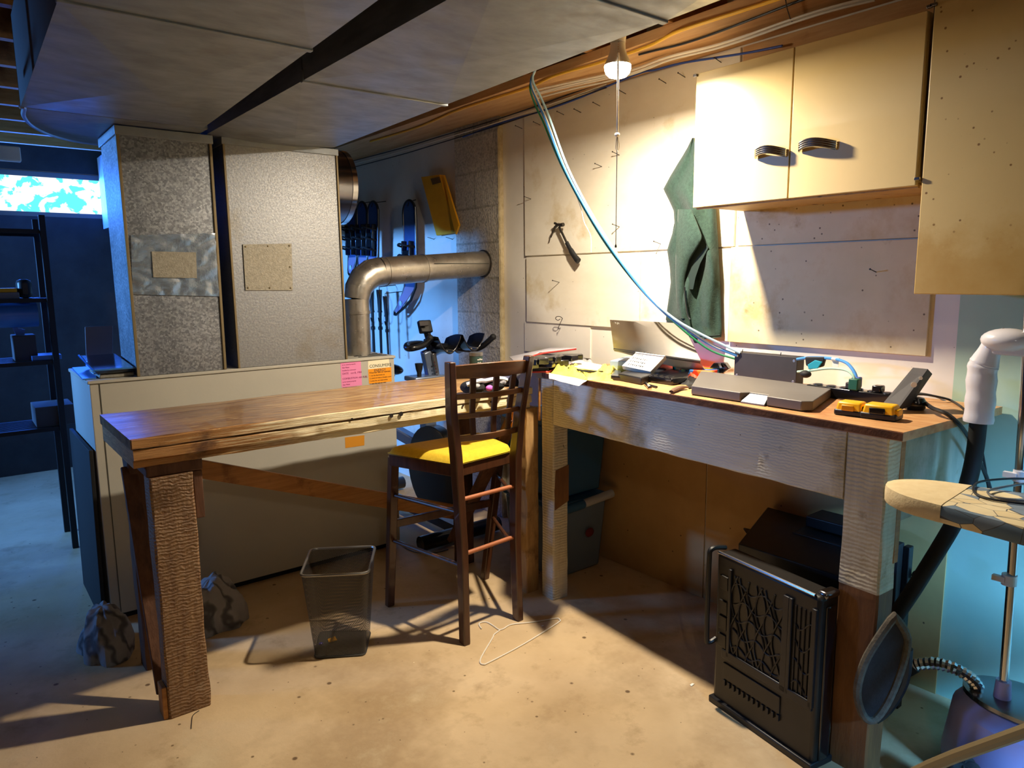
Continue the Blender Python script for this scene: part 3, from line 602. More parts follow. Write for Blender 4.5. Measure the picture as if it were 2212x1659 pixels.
build('side_brace', MB().beam((1.868, 2.36, .80), (1.868, 2.84, .12), .022, .07, (1, 0, 0)), 'old_post_dark', T, bev=.003)
build('apron_board', MB().box(1.86, 1.915, 2.352, 2.372, .765, .8415), 'orange_wood', T, bev=.003)
build('leg_shoe', MB().box(.425, .4405, 2.36, 2.42, 0, .11), 'brown_board', T, bev=.003)

T = thing('workbench', 'white-painted workbench with plywood top along the right wall', 'workbench', (1.963, 2.2, 0)); WB = T
b = MB(); N_ = 60; xe = []
for i in range(N_+1):
    y = .775+1.555*i/N_; x = 1.958+.004*noise.noise(Vector((y*9, 0, 0)))+(.045*((y-2.22)/.11)**2 if y > 2.22 else 0); xe.append((x, y))
b.prism([(x, y, .9765) for x, y in xe] + [(2.478, 2.33, .9765), (2.556, .775, .9765)], (0, 0, .024))
build('bench_top', b, 'bench_plywood', T, smooth=.3)
b = MB()
for i in range(N_):
    (xa, ya), (xb, yb) = xe[i], xe[i+1]; b.hexa([(xa-.004, ya, .979), (xa, ya, .979), (xb, yb, .979), (xb-.004, yb, .979), (xa-.003, ya, .9985), (xa, ya, .9985), (xb, yb, .9985), (xb-.003, yb, .9985)])
build('top_edge', b, 'ply_edge', T, smooth=0)
b = MB(); rough_bar(b, .928, 2.204, rect(1.963, 2.000, .785, .9755, .004), 60, .002, 1, 4); build('front_apron', b, 'painted_board', T, smooth=.5)
build('end_apron', MB().box(2.05, 2.52, .812, .842, .735, .9755), 'weathered', T, bev=.003)
b = MB(); rough_bar(b, 0, .9755, rect(1.963, 2.045, 2.205, 2.288, .005), 50, .0022, 2, 6); build('leg', b, 'painted_sawn', T, smooth=.5)
b = MB(); rough_bar(b, .545, .9755, rect(1.963, 2.048, .812, .926, .005), 30, .002, 2, 9); build('leg', b, 'painted_sawn', T, smooth=.5)
b = MB(); rough_bar(b, 0, .548, rect(1.964, 2.047, .813, .925, .005), 30, .002, 2, 9); build('leg_bare_foot', b, 'painted_bare', T, smooth=.5)['label'] = 'bare brown lower half of the front leg'
build('bare_patch', MB().prism([(1.970, 2.2025, .41), (2.046, 2.2025, .44), (2.046, 2.2025, .60), (2.01, 2.2025, .592), (1.975, 2.2025, .585), (1.968, 2.2025, .50)], (0, .003, 0)), 'painted_bare', T, smooth=0)
build('bare_strip', MB().box(2.030, 2.052, .8105, .84, .62, .97), 'brown_board', T, smooth=0)
build('wall_cleat', MB().box(2.44, 2.47, .90, 2.28, .90, .9755), 'weathered', T, bev=.003)
build('end_stile', MB().box(1.954, 1.9625, 2.290, 2.300, .79, .975), 'brown_board', T, bev=.002)
build('nail', MB().tube([(2.02, 2.21, .69), (1.985, 2.16, .693)], .0015, 6), 'nail', T)
WB.rotation_euler.z = math.radians(-3.0)

# ================================================================== BAR STOOL
T = thing('bar_stool', 'dark brown lattice-back bar stool with a mustard seat, pulled up to the brown workbench', 'bar stool', (1.6, 2.35, 0))
def post(pts, wx_, wy_):
    mb = MB(); k = 0; vs = []; fs = []
    for (x, y, z), s in pts:
        a = wx_/2*s; d = wy_/2*s; vs += [(x-a, y-d, z), (x+a, y-d, z), (x+a, y+d, z), (x-a, y+d, z)]
    for i in range(len(pts)-1):
        for j in range(4): fs.append((i*4+j, i*4+(j+1) % 4, i*4+4+(j+1) % 4, i*4+4+j))
    fs += [(3, 2, 1, 0), tuple(range(len(vs)-4, len(vs)))]; return mb.add(vs, fs)
L0, L1, L2, L3 = wz(1004, 1390), wy(999, 1190, 2.185), wy(985, 985, 2.175), wz(972, 782, 1.105)
Q0, Q1, Q2, Q3 = wz(1119, 1338), wy(1113, 1165, 2.195), wy(1114, 985, 2.18), wz(1143, 768, 1.107)
build('leg', post([(L0, .95), (L1, 1), (L2, 1.08), (L2.lerp(L3, .45)+Vector((0, .012, 0)), 1.0), (L3, .9)], .030, .042), 'chair_wood', T, bev=.004)
build('leg', post([(Q0, .95), (Q1, 1), (Q2, 1.08), (Q2.lerp(Q3, .45)+Vector((0, .012, 0)), 1.0), (Q3, .9)], .030, .042), 'chair_wood', T, bev=.004)
FL0, FL1, FR0, FR1 = wz(842, 1308), wy(850, 985, 2.585), wz(1047, 1250), wy(1078, 985, 2.56)
build('leg', post([(FL0, .9), (FL0.lerp(FL1, .5), 1), (FL1+Vector((0, 0, .0)), 1.05)], .036, .034), 'chair_wood', T, bev=.004)
build('leg', post([(FR0, .9), (FR0.lerp(FR1, .5), 1), (FR1, 1.05)], .036, .034), 'chair_wood', T, bev=.004)
def along(A, B, z): t = (z-A.z)/(B.z-A.z); return A.lerp(B, t)
def backpt(side, z):
    P = (L2, L2.lerp(L3, .45)+Vector((0, .012, 0)), L3) if side == 0 else (Q2, Q2.lerp(Q3, .45)+Vector((0, .012, 0)), Q3)
    return along(P[0], P[1], z) if z < P[1].z else along(P[1], P[2], z)
def rail(z0, z1, th=.018, bow=.028):
    def f(u, v):
        z = z0+(z1-z0)*v; p = backpt(0, z).lerp(backpt(1, z), .03+.94*u); return p + Vector((0, -bow*math.sin(PI*u)-th/2+.004, (.006*math.sin(PI*u)) if z1-z0 > .04 and v > .5 else 0))
    return MB().grid(f, 14, 3, (0, th, 0))
zz = [wy(985, y, 2.13).z for y in (789, 819, 853, 866, 898, 910, 948, 962)]
build('top_rail', rail(zz[1], zz[0]), 'chair_rail', T, bev=.003)
for k in (2, 4, 6): build('back_rail', rail(zz[k+1], zz[k], .016), 'chair_rail', T, bev=.002)
for u in (.255, .545, .80):
    def f(a, b, u=u):
        z = zz[7]+(zz[1]-zz[7])*b; p = backpt(0, z).lerp(backpt(1, z), u+(a-.5)*.07); return p+Vector((0, -.028*math.sin(PI*u)+.0, 0))
    build('back_slat', MB().grid(f, 1, 10, (0, .011, 0)), 'chair_wood', T, bev=.002)
SZ = .70
cs = [wz(985, 1003, SZ-.01), wz(1108, 972, SZ-.01), Vector((1.865, 2.575, SZ)), wz(829, 972, SZ)]; cs = [Vector((p.x, p.y, SZ)) for p in cs]
def seatf(top):
    def f(u, v):
        r = .10; uu = u; p = cs[0].lerp(cs[1], u).lerp(cs[3].lerp(cs[2], u), v)
        e = min(1, min(u, 1-u)/.12); g = min(1, min(v, 1-v)/.10); h = (math.sin(e*PI/2)*math.sin(g*PI/2))**.5
        c = (cs[0]+cs[2])/2; q = p + (c-p)*.035*((1-e)*(1-g)); 
        return Vector((q.x, q.y, SZ-.012+(.030*h if top else -.004)))
    return f
mb = MB(); mb.grid(seatf(True), 24, 20); mb.grid(seatf(False), 24, 20)
build('seat_cushion', mb, 'mustard_fabric', T, smooth=1.2)
a0, a1, a2, a3 = [p + ((cs[0]+cs[2])/2-p)*.05 for p in cs]
fr = MB(); zc = SZ-.045
for p, q in ((a0, a1), (a1, a2), (a2, a3), (a3, a0)): pass
build('seat_frame', MB().prism([Vector((p.x, p.y, SZ-.068)) for p in (a0, a1, a2, a3)], (0, 0, .052)), 'chair_wood', T, bev=.004)
def between(A0, A1, B0, B1, za, zb): return along(A0, A1, za), along(B0, B1, zb)
za = wy(990, 1080, 2.18).z; zb = wy(1102, 1050, 2.19).z
for y0, y1, xa, xb in ((1080, 1050, 990, 1104), (1198, 1162, 998, 1104)):
    za, zb = wy(xa, y0, 2.185).z, wy(xb, y1, 2.19).z
    A = along(L0, L1, za) if za < L1.z else along(L1, L2, za); B = along(Q0, Q1, zb) if zb < Q1.z else along(Q1, Q2, zb)
    build('rear_rung', MB().tube([A, B], .0085, 12), 'dowel', T)
for za, zb in ((.500, .515), (.30, .30)):
    for (F0, F1, S0, S1, S2) in ((FL0, FL1, L0, L1, L2), (FR0, FR1, Q0, Q1, Q2)):
        A = along(F0, F1, za); B = along(S0, S1, zb) if zb < S1.z else along(S1, S2, zb)
        build('side_rung', MB().tube([A, B], .0085, 10), 'chair_wood', T)
A, B = along(FL0, FL1, .37), along(FR0, FR1, .37); build('foot_rail', MB().beam(A, B, .018, .035), 'chair_wood', T, bev=.003)

# ================================================================== FLOOR ITEMS
def mesh_mat():
    m = bpy.data.materials.new('wire_mesh'); m.use_nodes = True; nt = m.node_tree; N = nt.nodes; L = nt.links
    b = N['Principled BSDF']; b.inputs['Base Color'].default_value = lin('4a4846'); b.inputs['Metallic'].default_value = .6; b.inputs['Roughness'].default_value = .4
    tc = N.new('ShaderNodeTexCoord'); sp = N.new('ShaderNodeSeparateXYZ'); L.new(tc.outputs['Object'], sp.inputs[0])
    def M(op, a, bb):
        n = N.new('ShaderNodeMath'); n.operation = op
        for i, v in ((0, a), (1, bb)):
            if isinstance(v, (int, float)): n.inputs[i].default_value = v
            else: L.new(v, n.inputs[i])
        return n.outputs[0]
    h = M('ADD', M('MULTIPLY', sp.outputs[0], 1.3), M('MULTIPLY', sp.outputs[1], .9)); k = 2*PI/.0042
    a = M('SINE', M('MULTIPLY', M('ADD', h, sp.outputs[2]), k), 0); c = M('SINE', M('MULTIPLY', M('SUBTRACT', h, sp.outputs[2]), k), 0)
    g = M('GREATER_THAN', M('MAXIMUM', a, c), .45); L.new(g, b.inputs['Alpha']); return m
MESHM = mesh_mat()
T = thing('waste_basket', 'black wire mesh waste basket standing on the floor left of the bar stool', 'waste basket', (1.09, 2.45, 0))
rim = [Vector((.921, 2.423, .33)), Vector((1.128, 2.289, .33)), Vector((1.274, 2.513, .33)), Vector((1.06, 2.652, .33))]
bas = [Vector((.955, 2.410, .006)), Vector((1.112, 2.312, .006)), Vector((1.212, 2.462, .006)), Vector((1.052, 2.583, .006))]
def rounded(q, r, k=5):
    out = []
    for i in range(4):
        p, a, b = q[i], q[i-1], q[(i+1) % 4]; da = (a-p).normalized()*r; db = (b-p).normalized()*r
        for j in range(k+1): t = j/k; out.append((p+da)*(1-t)**2 + p*2*t*(1-t) + (p+db)*t*t)
    return out
ro, bo = rounded(rim, .03), rounded(bas, .02); n = len(ro)
mb = MB(); lv = 8
mb.add([bo[i].lerp(ro[i], j/lv) for j in range(lv+1) for i in range(n)], [(j*n+i, j*n+(i+1) % n, (j+1)*n+(i+1) % n, (j+1)*n+i) for j in range(lv) for i in range(n)])
build('mesh_wall', mb, MESHM, T, smooth=.8)
build('rim', MB().tube(ro, .0055, 8, True), 'rim_metal', T)
build('bottom_plate', MB().prism([p-Vector((0, 0, .003)) for p in bo], (0, 0, .003)), 'mesh_metal', T)
build('bottom_ring', MB().tube([p-Vector((0, 0, .001)) for p in bo], .004, 6, True), 'mesh_metal', T)
c = wz(716, 1378, .02)
build('card_scrap', MB().prism([c+Vector((-.015, -.008, -.011)), c+Vector((.018, -.012, -.011)), c+Vector((.022, .016, -.008)), c+Vector((-.008, .018, -.011))], (0, 0, .0015)), 'kraft_yellow', None, 'small tan scrap lying inside the waste basket', 'paper scrap', smooth=0)
c = wz(693, 1388, .02)
build('blue_wrapper', MB().ball(c-Vector((0, 0, .004)), .007, 5, (1.3, 1, .7)), mat('wrapper_blue', '4038c0', rough=.3), None, 'tiny blue wrapper lying inside the waste basket', 'wrapper')
hp = [wz(x, y, .003) for x, y in [(1040, 1358), (1035, 1350), (1038, 1345), (1052, 1344), (1066, 1352), (1078, 1360), (1088, 1358), (1105, 1349), (1150, 1344), (1200, 1336), (1208, 1338), (1204, 1346), (1130, 1392), (1058, 1430), (1044, 1435), (1037, 1430), (1042, 1415), (1064, 1378), (1067, 1371), (1080, 1361)]]
build('clothes_hanger', MB().tube(smoothpath(hp, 4), .0026, 8), 'white_wire', None, 'white wire clothes hanger lying on the concrete floor', 'clothes hanger')
for nm, px, lab, m, cat in (('floor_nail', [(430, 1535), (417, 1545), (414, 1560), (413, 1574)], 'thin black bent wire on the floor by the left workbench leg', 'nail', 'wire'),):
    build(nm, MB().tube(smoothpath([wz(x, y, .002) for x, y in px], 3), .0012, 6), m, None, lab, cat)
for x, y, s, lab in ((1495, 1479, .010, 'white paper chip on the floor left of the black crate'), (1172, 1352, .006, 'tiny pale chip on the floor beside the clothes hanger')):
    c = wz(x, y, .0015); build('paper_chip', MB().prism([c+Vector((-s, -s*.5, 0)), c+Vector((s, -s*.3, 0)), c+Vector((s*.7, s*.5, 0)), c+Vector((-s*.8, s*.4, 0))], (0, 0, .001)), 'paper_white', None, lab, 'paper scrap', smooth=0)
# printed cloth heap behind the left leg
def heap(c, rx, ry, h, seed):
    def f(u, v):
        a = 2*PI*u; e = v*PI/2; d = Vector((math.cos(a)*math.cos(e), math.sin(a)*math.cos(e), math.sin(e)))
        k = 1+.22*noise.noise(d*1.3+Vector((seed, 0, 0)))+.07*math.sin(7*a+seed+3*e)*math.cos(e)+.05*noise.noise(d*5)
        return Vector((c[0]+rx*k*d.x, c[1]+ry*k*d.y, max(.001, h*k*d.z**.8 if d.z > 0 else .001)))
    return MB().grid(f, 48, 20)
build('printed_cloth', heap((.74, 2.93), .135, .10, .20, 3), 'cloth_print', None, 'grey scroll-print cloth heap on the floor right of the big left leg', 'cloth')
build('printed_cloth', heap((.36, 2.98), .085, .14, .17, 8), 'cloth_print', None, 'dim grey printed cloth heap on the floor left of the big left leg', 'cloth')
# panel leaning on the end of the furnace
mb = MB(); mb.hexa([(.385, 3.22, .0), (.40, 3.22, .0), (.40, 3.74, .0), (.385, 3.74, 0), (.396, 3.22, .735), (.411, 3.22, .735), (.411, 3.78, .735), (.396, 3.78, .735)])
build('grille_panel', mb, 'black_rubber', None, 'dark grey panel leaning against the left end of the furnace', 'panel', bev=.002)

# ================================================================== WALL CABINETS
def door_handle(px0, px1, parent):
    a, b = wx(px0[0], px0[1], 2.171), wx(px1[0], px1[1], 2.171)
    h = None
    for k in range(4):
        P = []
        for i in range(13):
            t = i/12; p = a.lerp(b, t); P.append(p + Vector((-.004-.030*math.sin(PI*t)**.55, 0, -.0065*k+.010*math.sin(PI*t)+.006)))
        P[0].x = P[-1].x = 2.168
        if k == 0: h = MB()
        h.tube(P, .0042, 8)
    return build('handle', h, 'dark_chrome', parent)
T = thing('wall_cabinet', 'cream steel two-door wall cabinet with chrome bow handles', 'cabinet', (2.33, 1.29, 1.648))
build('body', MB().box(2.192, 2.484, .912, 1.674, 1.655, 2.108), 'cabinet_paint', T, bev=.003)
build('bottom_pan', MB().box(2.19, 2.484, .912, 1.674, 1.648, 1.6545), 'cabinet_bottom', T)
build('bottom_lip', MB().box(2.19, 2.20, .912, 1.674, 1.640, 1.648), 'cabinet_bottom', T)
d1 = build('door', MB().box(2.172, 2.190, 1.3035, 1.677, 1.645, 2.108), 'cabinet_paint', T, bev=.002)
door_handle((1634, 332), (1697, 327), d1)
d2 = build('door', MB().box(2.172, 2.190, .9125, 1.300, 1.645, 2.108), 'cabinet_paint', T, bev=.002)
door_handle((1728, 317), (1806, 311), d2)
for p in ((1505, 163), (1985, 386), (2012, 14)):
    q = wx(p[0], p[1], 2.171); build('hinge', MB().box(2.163, 2.172, q.y-.004, q.y+.010, q.z-.004, q.z+.004), 'dark_chrome', T, bev=.001)
T = thing('tall_cabinet', 'tall cream steel cabinet freckled with rust, hung at the right edge', 'cabinet', (2.33, .5, 1.345))
build('body', MB().box(2.192, 2.484, .05, .896, 1.352, 2.30), 'cabinet_rusty', T, bev=.003)
build('door', MB().box(2.172, 2.190, .055, .8965, 1.343, 2.295), 'cabinet_rusty', T, bev=.003)
build('gap_shade_strip', MB().box(2.185, 2.20, .8968, .903, 1.655, 2.29), 'dark_grey', T)  # dark strip puts the shade of the cabinet gap into colour
build('hinge', MB().box(2.163, 2.172, .888, .905, 2.112, 2.120), 'dark_chrome', T, bev=.001)

# ================================================================== THE BARE BULB AND ITS CORD
bx, by = BULB.x, BULB.y
T = thing('light_fixture', 'glowing bare bulb in a white lampholder under a joist', 'lamp', (bx, by, BULB.z-.015))
build('lampholder', MB().lathe([(.050, .229), (.052, .214), (.040, .175), (.028, .140), (.026, .115)], (bx, by, BULB.z-.011), n=28), 'bulb_plastic', T)
build('bulb_neck', MB().lathe([(.0255, .113), (.026, .095), (.032, .075), (.0435, .050), (.0455, .042)], (bx, by, BULB.z-.011), n=32), 'bulb_plastic', T)
build('bulb_dome', MB().lathe([(.0458, .0415), (.0455, .030), (.041, .016), (.031, .006), (.030, .0055), (0, .0055)], (bx, by, BULB.z-.011), n=32), 'dome', T)
bulb_light.parent = T; bulb_light.location = (0, 0, .0045)
pc = MB()
c0 = wx(1362, 128, bx-.03)
for i in range(16): pc.ball((bx-.035, by-.035, 2.265-i*.0075), .0022, 3)
build('pull_chain', pc, 'chrome', T)['kind'] = 'stuff'
cx_, cy_ = bx-.035, by-.035
top_z = 2.15; kz = wx(1361, 285, cx_).z; ez = wx(1355, 526, cx_).z
T = thing('pull_cord', 'long pale pull cord with a knot, hanging below the bulb', 'cord', (cx_, cy_, ez))
build('upper_cord', MB().tube([(cx_, cy_, 2.148), (cx_+.001, cy_, kz)], .0032, 8), 'white_wire', T)
build('knot', MB().ball((cx_, cy_, kz), .009, 6, (1, 1, .8)).tube(smoothpath([(cx_, cy_, kz), (cx_+.006, cy_-.004, kz-.035), (cx_+.003, cy_, kz-.055), (cx_-.006, cy_+.002, kz-.04), (cx_, cy_, kz)], 4), .0012, 5), 'white_cable', T)
build('lower_cord', MB().tube([(cx_, cy_, kz-.004), (cx_-.001, cy_, ez)], .0014, 6), 'nail', T)
build('end_bead', MB().lathe([(.003, 0), (.004, .004), (.002, .012)], (cx_-.001, cy_, ez-.012)), 'nail', T)

# ================================================================== CABLES
def cable(name, label, pts, m, r, parent=None, k=5, cat='cable', group=None):
    return build(name, MB().tube(smoothpath(pts, k), r, 8), m, parent, label if parent is None else None, cat if parent is None else None, group)
cable('ceiling_cable', 'yellow cable run along the edge of the beam under the joists', [wz(x, y, 2.262) for x, y in
      [(800, 306), (900, 276), (985, 240), (1060, 215), (1145, 188), (1200, 163), (1300, 134), (1400, 100), (1455, 72), (1500, 56), (1600, 24), (1680, -2), (1800, -40)]], 'yellow_cable', .0062)
cable('ceiling_cable', 'thin black cable stapled below the orange beam, above the white bundle', [wz(x, y, 2.264) for x, y in [(1380, 118), (1415, 109), (1470, 96), (1532, 76), (1615, 45), (1700, 12), (1760, -10)]], 'black_cable', .0045)
T = thing('cable_bundle', 'bundle of white cables fixed along the orange beam under the joists', 'cable', (2.2, 1.5, 2.25))
for i in range(4):
    o_ = [(0, 0), (3, 5), (7, -3), (10, 4)][i]
    cable('cable', '', [wz(x+o_[0], y+o_[1], 2.258-.002*i) for x, y in
          [(1150, 196+i*4), (1230, 178+i*3), (1300, 163+i*3), (1368, 149+i), (1438, 125), (1532, 102), (1615, 76), (1700, 46), (1790, 18), (1880, -4)]], 'white_cable', .0045, T)
build('cable_tie', MB().tube([wz(x, y, 2.256) for x, y in [(1697, 0), (1700, 18), (1707, 40), (1712, 48)]], .002, 5), 'black_cable', None, 'black tie around the white cables above the wall cabinet', 'cable tie')
cable('ceiling_cable', 'thin blue cable strung along the top of the white wall to the cabinet', [wx(x, y, 2.452) for x, y in [(1000, 296), (1090, 263), (1180, 237), (1260, 208), (1376, 160), (1415, 151), (1474, 136), (1603, 116), (1690, 99)]], 'navy_cable', .0045)
for i, (off, lab) in enumerate([(0, 'upper'), (7, 'middle'), (14, 'lower')]):
    cable('wall_cable', 'dark thin wall cable above the block chimney, %s of three' % lab, [wx(x, y+off, 2.45) for x, y in [(745, 352), (860, 322), (960, 292), (1060, 262), (1150, 232), (1240, 200), (1310, 175)]], 'black_cable' if i != 1 else 'white_cable', .003)
bp = [(1147, 180, 2.03), (1162, 220, 2.05), (1180, 262, 2.06), (1215, 352, 2.08), (1255, 430, 2.10), (1300, 505, 2.12), (1350, 577, 2.15), (1400, 640, 2.19), (1450, 687, 2.24), (1500, 723, 2.29), (1545, 749, 2.33), (1592, 768, 2.366)]
T = thing('cable_bundle', 'bundle of blue and green cables sagging from the beam to the dark grey metal box', 'cable', wx(1592, 768, 2.366))
for m, r, dx, dy, nm in (('blue_cable', .0058, 0, 0, 'blue'), ('pale_cable', .0046, 9, -8, 'pale blue'), ('green_cable', .004, -6, 10, 'green'), ('white_cable', .003, 3, 1, 'white')):
    P = [wx(x+dx*(.4+.6*math.sin(i*.8)), y+dy*(.5+.5*math.sin(i*1.3+1)), v+.0015*i*(1 if m == 'green_cable' else 0)) for i, (x, y, v) in enumerate(bp)]
    P.insert(0, P[0]+Vector((.02, .0, .05)))
    cable('cable', '', P, m, r, T)['label'] = nm+' cable'
cable('loose_string', 'thin white string dangling from the sagging cable bundle, left of the pull cord', [wx(x, y, 2.11) for x, y in [(1243, 418), (1255, 450), (1262, 480), (1276, 510), (1277, 545)]], 'white_cable', .0014, cat='string')

# ================================================================== THINGS ON THE WALL
NL = ['top row, leftmost over the panel corner', 'top row, second from the left', 'top row, third, above the hammer', 'top row, fourth from the left', 'top row, fifth from the left', 'just below and left of the bulb',
      'right of the pull cord near the beam', 'between pull cord and wall cabinet near the beam', 'under the blue cable beside the cabinet top', 'middle of the panel, lower of a close pair', 'mid panel, upper of a pair beside the cord knot',
      'on panel edge beside the hammer', 'beside the free end of the pull cord', 'on the lower panel under the hammer', 'near the seam left of the green vest', 'alone below the right cabinet door']
for (x, y), lab in zip([(1128, 278), (1167, 270), (1218, 248), (1255, 243), (1296, 229), (1352, 203), (1439, 180), (1480, 167), (1558, 135), (1300, 360), (1338, 335), (1147, 430), (1338, 490), (1208, 610), (1427, 527), (1893, 588)], NL):
    p = wx(x, y, 2.4805); q = p + Vector((-.045, .0, .010)); 
    build('nail', MB().tube([p, q], .0016, 6).lathe([(.0034, 0), (.0034, .0015)], q, (-1, 0, .2), 8), 'nail', None, 'bent nail in white wall, ' + lab, 'nail', 'nails in the white wall')
for (x, y), lab in zip([(938, 517), (978, 517)], ['left', 'right']):
    p = wx(x, y, XW); build('nail', MB().tube([p, p+Vector((-.05, .0, .012))], .0018, 6), 'nail', None, 'nail below the yellow envelope, %s one' % lab, 'nail', 'nails below the envelope')
def P_(px, x): return [wx(a, b, x) for a, b in px]
T = thing('hammer', 'claw hammer with black rubber grip hanging on the white wall', 'hammer', wx(1222, 560, 2.455))
hx = 2.452
build('head', MB().tube(smoothpath(P_([(1198, 482), (1208, 486), (1217, 485)], hx-.004) , 4), [.006]*5+[.0095]*4, 10).tube(smoothpath(P_([(1208, 484), (1200, 490), (1194, 500), (1190, 513)], hx), 4), [.010]*5+[.008]*4+[.004]*4, 8, flat=.6), 'steel_dark', T)
build('shaft', MB().tube(P_([(1208, 490), (1226, 528)], hx), .006, 10), 'steel_dark', T)
build('grip', MB().tube(smoothpath(P_([(1224, 524), (1234, 542), (1243, 556), (1250, 564)], hx), 4), [.0085]*4+[.011]*5+[.012]*4, 12, flat=1.3), 'black_rubber', T)
build('wire_hook', MB().tube(smoothpath(P_([(1215, 688), (1208, 703), (1200, 718), (1194, 728)], 2.455)[:2]+P_([(1205, 712)], 2.478), 4), .0016, 6).tube(smoothpath(P_([(1215, 688), (1210, 684), (1203, 684), (1200, 688), (1205, 692), (1210, 689)], 2.45), 4), .0018, 6), 'nail', None, 'small curled wire hook at the foot of the white panel', 'hook')
# green fleece vest
rows = [(298, 1495, 1500), (325, 1482, 1520), (350, 1466, 1540), (380, 1448, 1543), (408, 1433, 1545), (430, 1444, 1545), (455, 1455, 1547), (490, 1457, 1549), (520, 1447, 1551), (540, 1441, 1552), (560, 1444, 1553), (600, 1450, 1555), (640, 1445, 1557), (690, 1438, 1558), (712, 1452, 1559), (728, 1486, 1558)]
def rowat(v, rows=rows):
    t = v*(len(rows)-1); i = min(int(t), len(rows)-2); f = t-i; return [rows[i][k]*(1-f)+rows[i+1][k]*f for k in range(3)]
def vest(u, v):
    py, a, b = rowat(v); e = math.sin(PI*min(1, max(0, u)))**.5
    fold = .016*math.sin(u*13+v*5)+.012*math.sin(u*7-v*9+1)+.010*noise.noise(Vector((u*5, v*7, 0)))*2
    d = .012+e*(.045+fold*(.4+.8*v))
    return wx(a+(b-a)*u, py+4*math.sin(u*PI)*(v > .97), 2.475-max(.006, d))
def vback(u, v): py, a, b = rowat(v); return wx(a+(b-a)*u, py, 2.4765)
mb = MB(); mb.grid(vest, 40, 60); mb.grid(vback, 6, 20)
for u in (0, 1): mb.grid(lambda a, v, u=u: vest(u, v).lerp(vback(u, v), a), 2, 60)
mb.grid(lambda u, a: vest(u, 1).lerp(vback(u, 1), a), 40, 2)
T = thing('fleece_vest', 'dark green fleece vest hanging on the wall, half behind the wall cabinet', 'vest', (2.45, 1.86, 1.2))
build('vest_body', mb, 'green_fleece', T, smooth=1.2)
rf = [(452, 1464, 1492), (480, 1463, 1504), (512, 1461, 1516), (530, 1460, 1508), (560, 1459, 1489), (600, 1459, 1478), (650, 1461, 1476), (688, 1468, 1482)]
def flap(u, v): py, a, b = rowat(v, rf); return wx(a+(b-a)*u, py, 2.395-.012*math.sin(PI*u)-.010*math.sin(v*5)-.02*u*(1-v))
build('front_flap', MB().grid(flap, 12, 26, (.004, 0, 0)), 'green_fleece', T, smooth=1.2)
ra = [(505, 1498, 1514), (535, 1490, 1530), (570, 1480, 1512), (600, 1478, 1502), (625, 1480, 1497)]
def hol(u, v): py, a, b = rowat(v, ra); return wx(a+(b-a)*u, py, 2.405+.0*u)
build('arm_opening', MB().grid(hol, 8, 12, (.003, 0, 0)), 'green_dark', T, smooth=1.2)
build('zipper', MB().tube(smoothpath([wx(x, y, 2.385) for x, y in [(1479, 620), (1481, 650), (1486, 680), (1491, 690)]], 4), .003, 6), 'dark_chrome', T)
build('hem_band', MB().tube(smoothpath([wx(x, y, 2.412) for x, y in [(1490, 722), (1510, 725), (1535, 726), (1556, 724)]], 4), .0045, 6), 'green_dark', T)
build('hem_corner', MB().grid(lambda u, v: wx(1484+16*v+16*u*(1-v*.6), 706+35*v, 2.44-.012*math.sin(PI*u)), 6, 8, (.006, 0, 0)), 'green_dark', T)
# envelope
T = thing('envelope', 'big yellow padded envelope pinned to the wall left of the block chimney', 'envelope', wx(960, 505, 2.46))
q = P_([(918, 383), (958, 378), (990, 502), (946, 509)], 2.47); f = [p for p in q]
build('pouch', MB().hexa([q[3]+Vector((-.012, 0, 0)), q[2]+Vector((-.012, 0, 0)), q[2]+Vector((.01, 0, 0)), q[3]+Vector((.01, 0, 0)), q[0]+Vector((-.03, 0, 0)), q[1]+Vector((-.03, 0, 0)), q[1]+Vector((.01, 0, 0)), q[0]+Vector((.01, 0, 0))]), 'kraft_yellow', T, bev=.003)
q = P_([(930, 386), (948, 382), (952, 394), (934, 399)], 2.436); build('window_patch', MB().prism(q, (.003, 0, 0)), 'kraft_dark', T, smooth=0)
q = P_([(958, 378), (991, 486), (984, 506), (975, 470)], 2.44); build('side_gusset', MB().prism(q, (.012, 0, 0)), 'kraft_yellow', T, smooth=0)
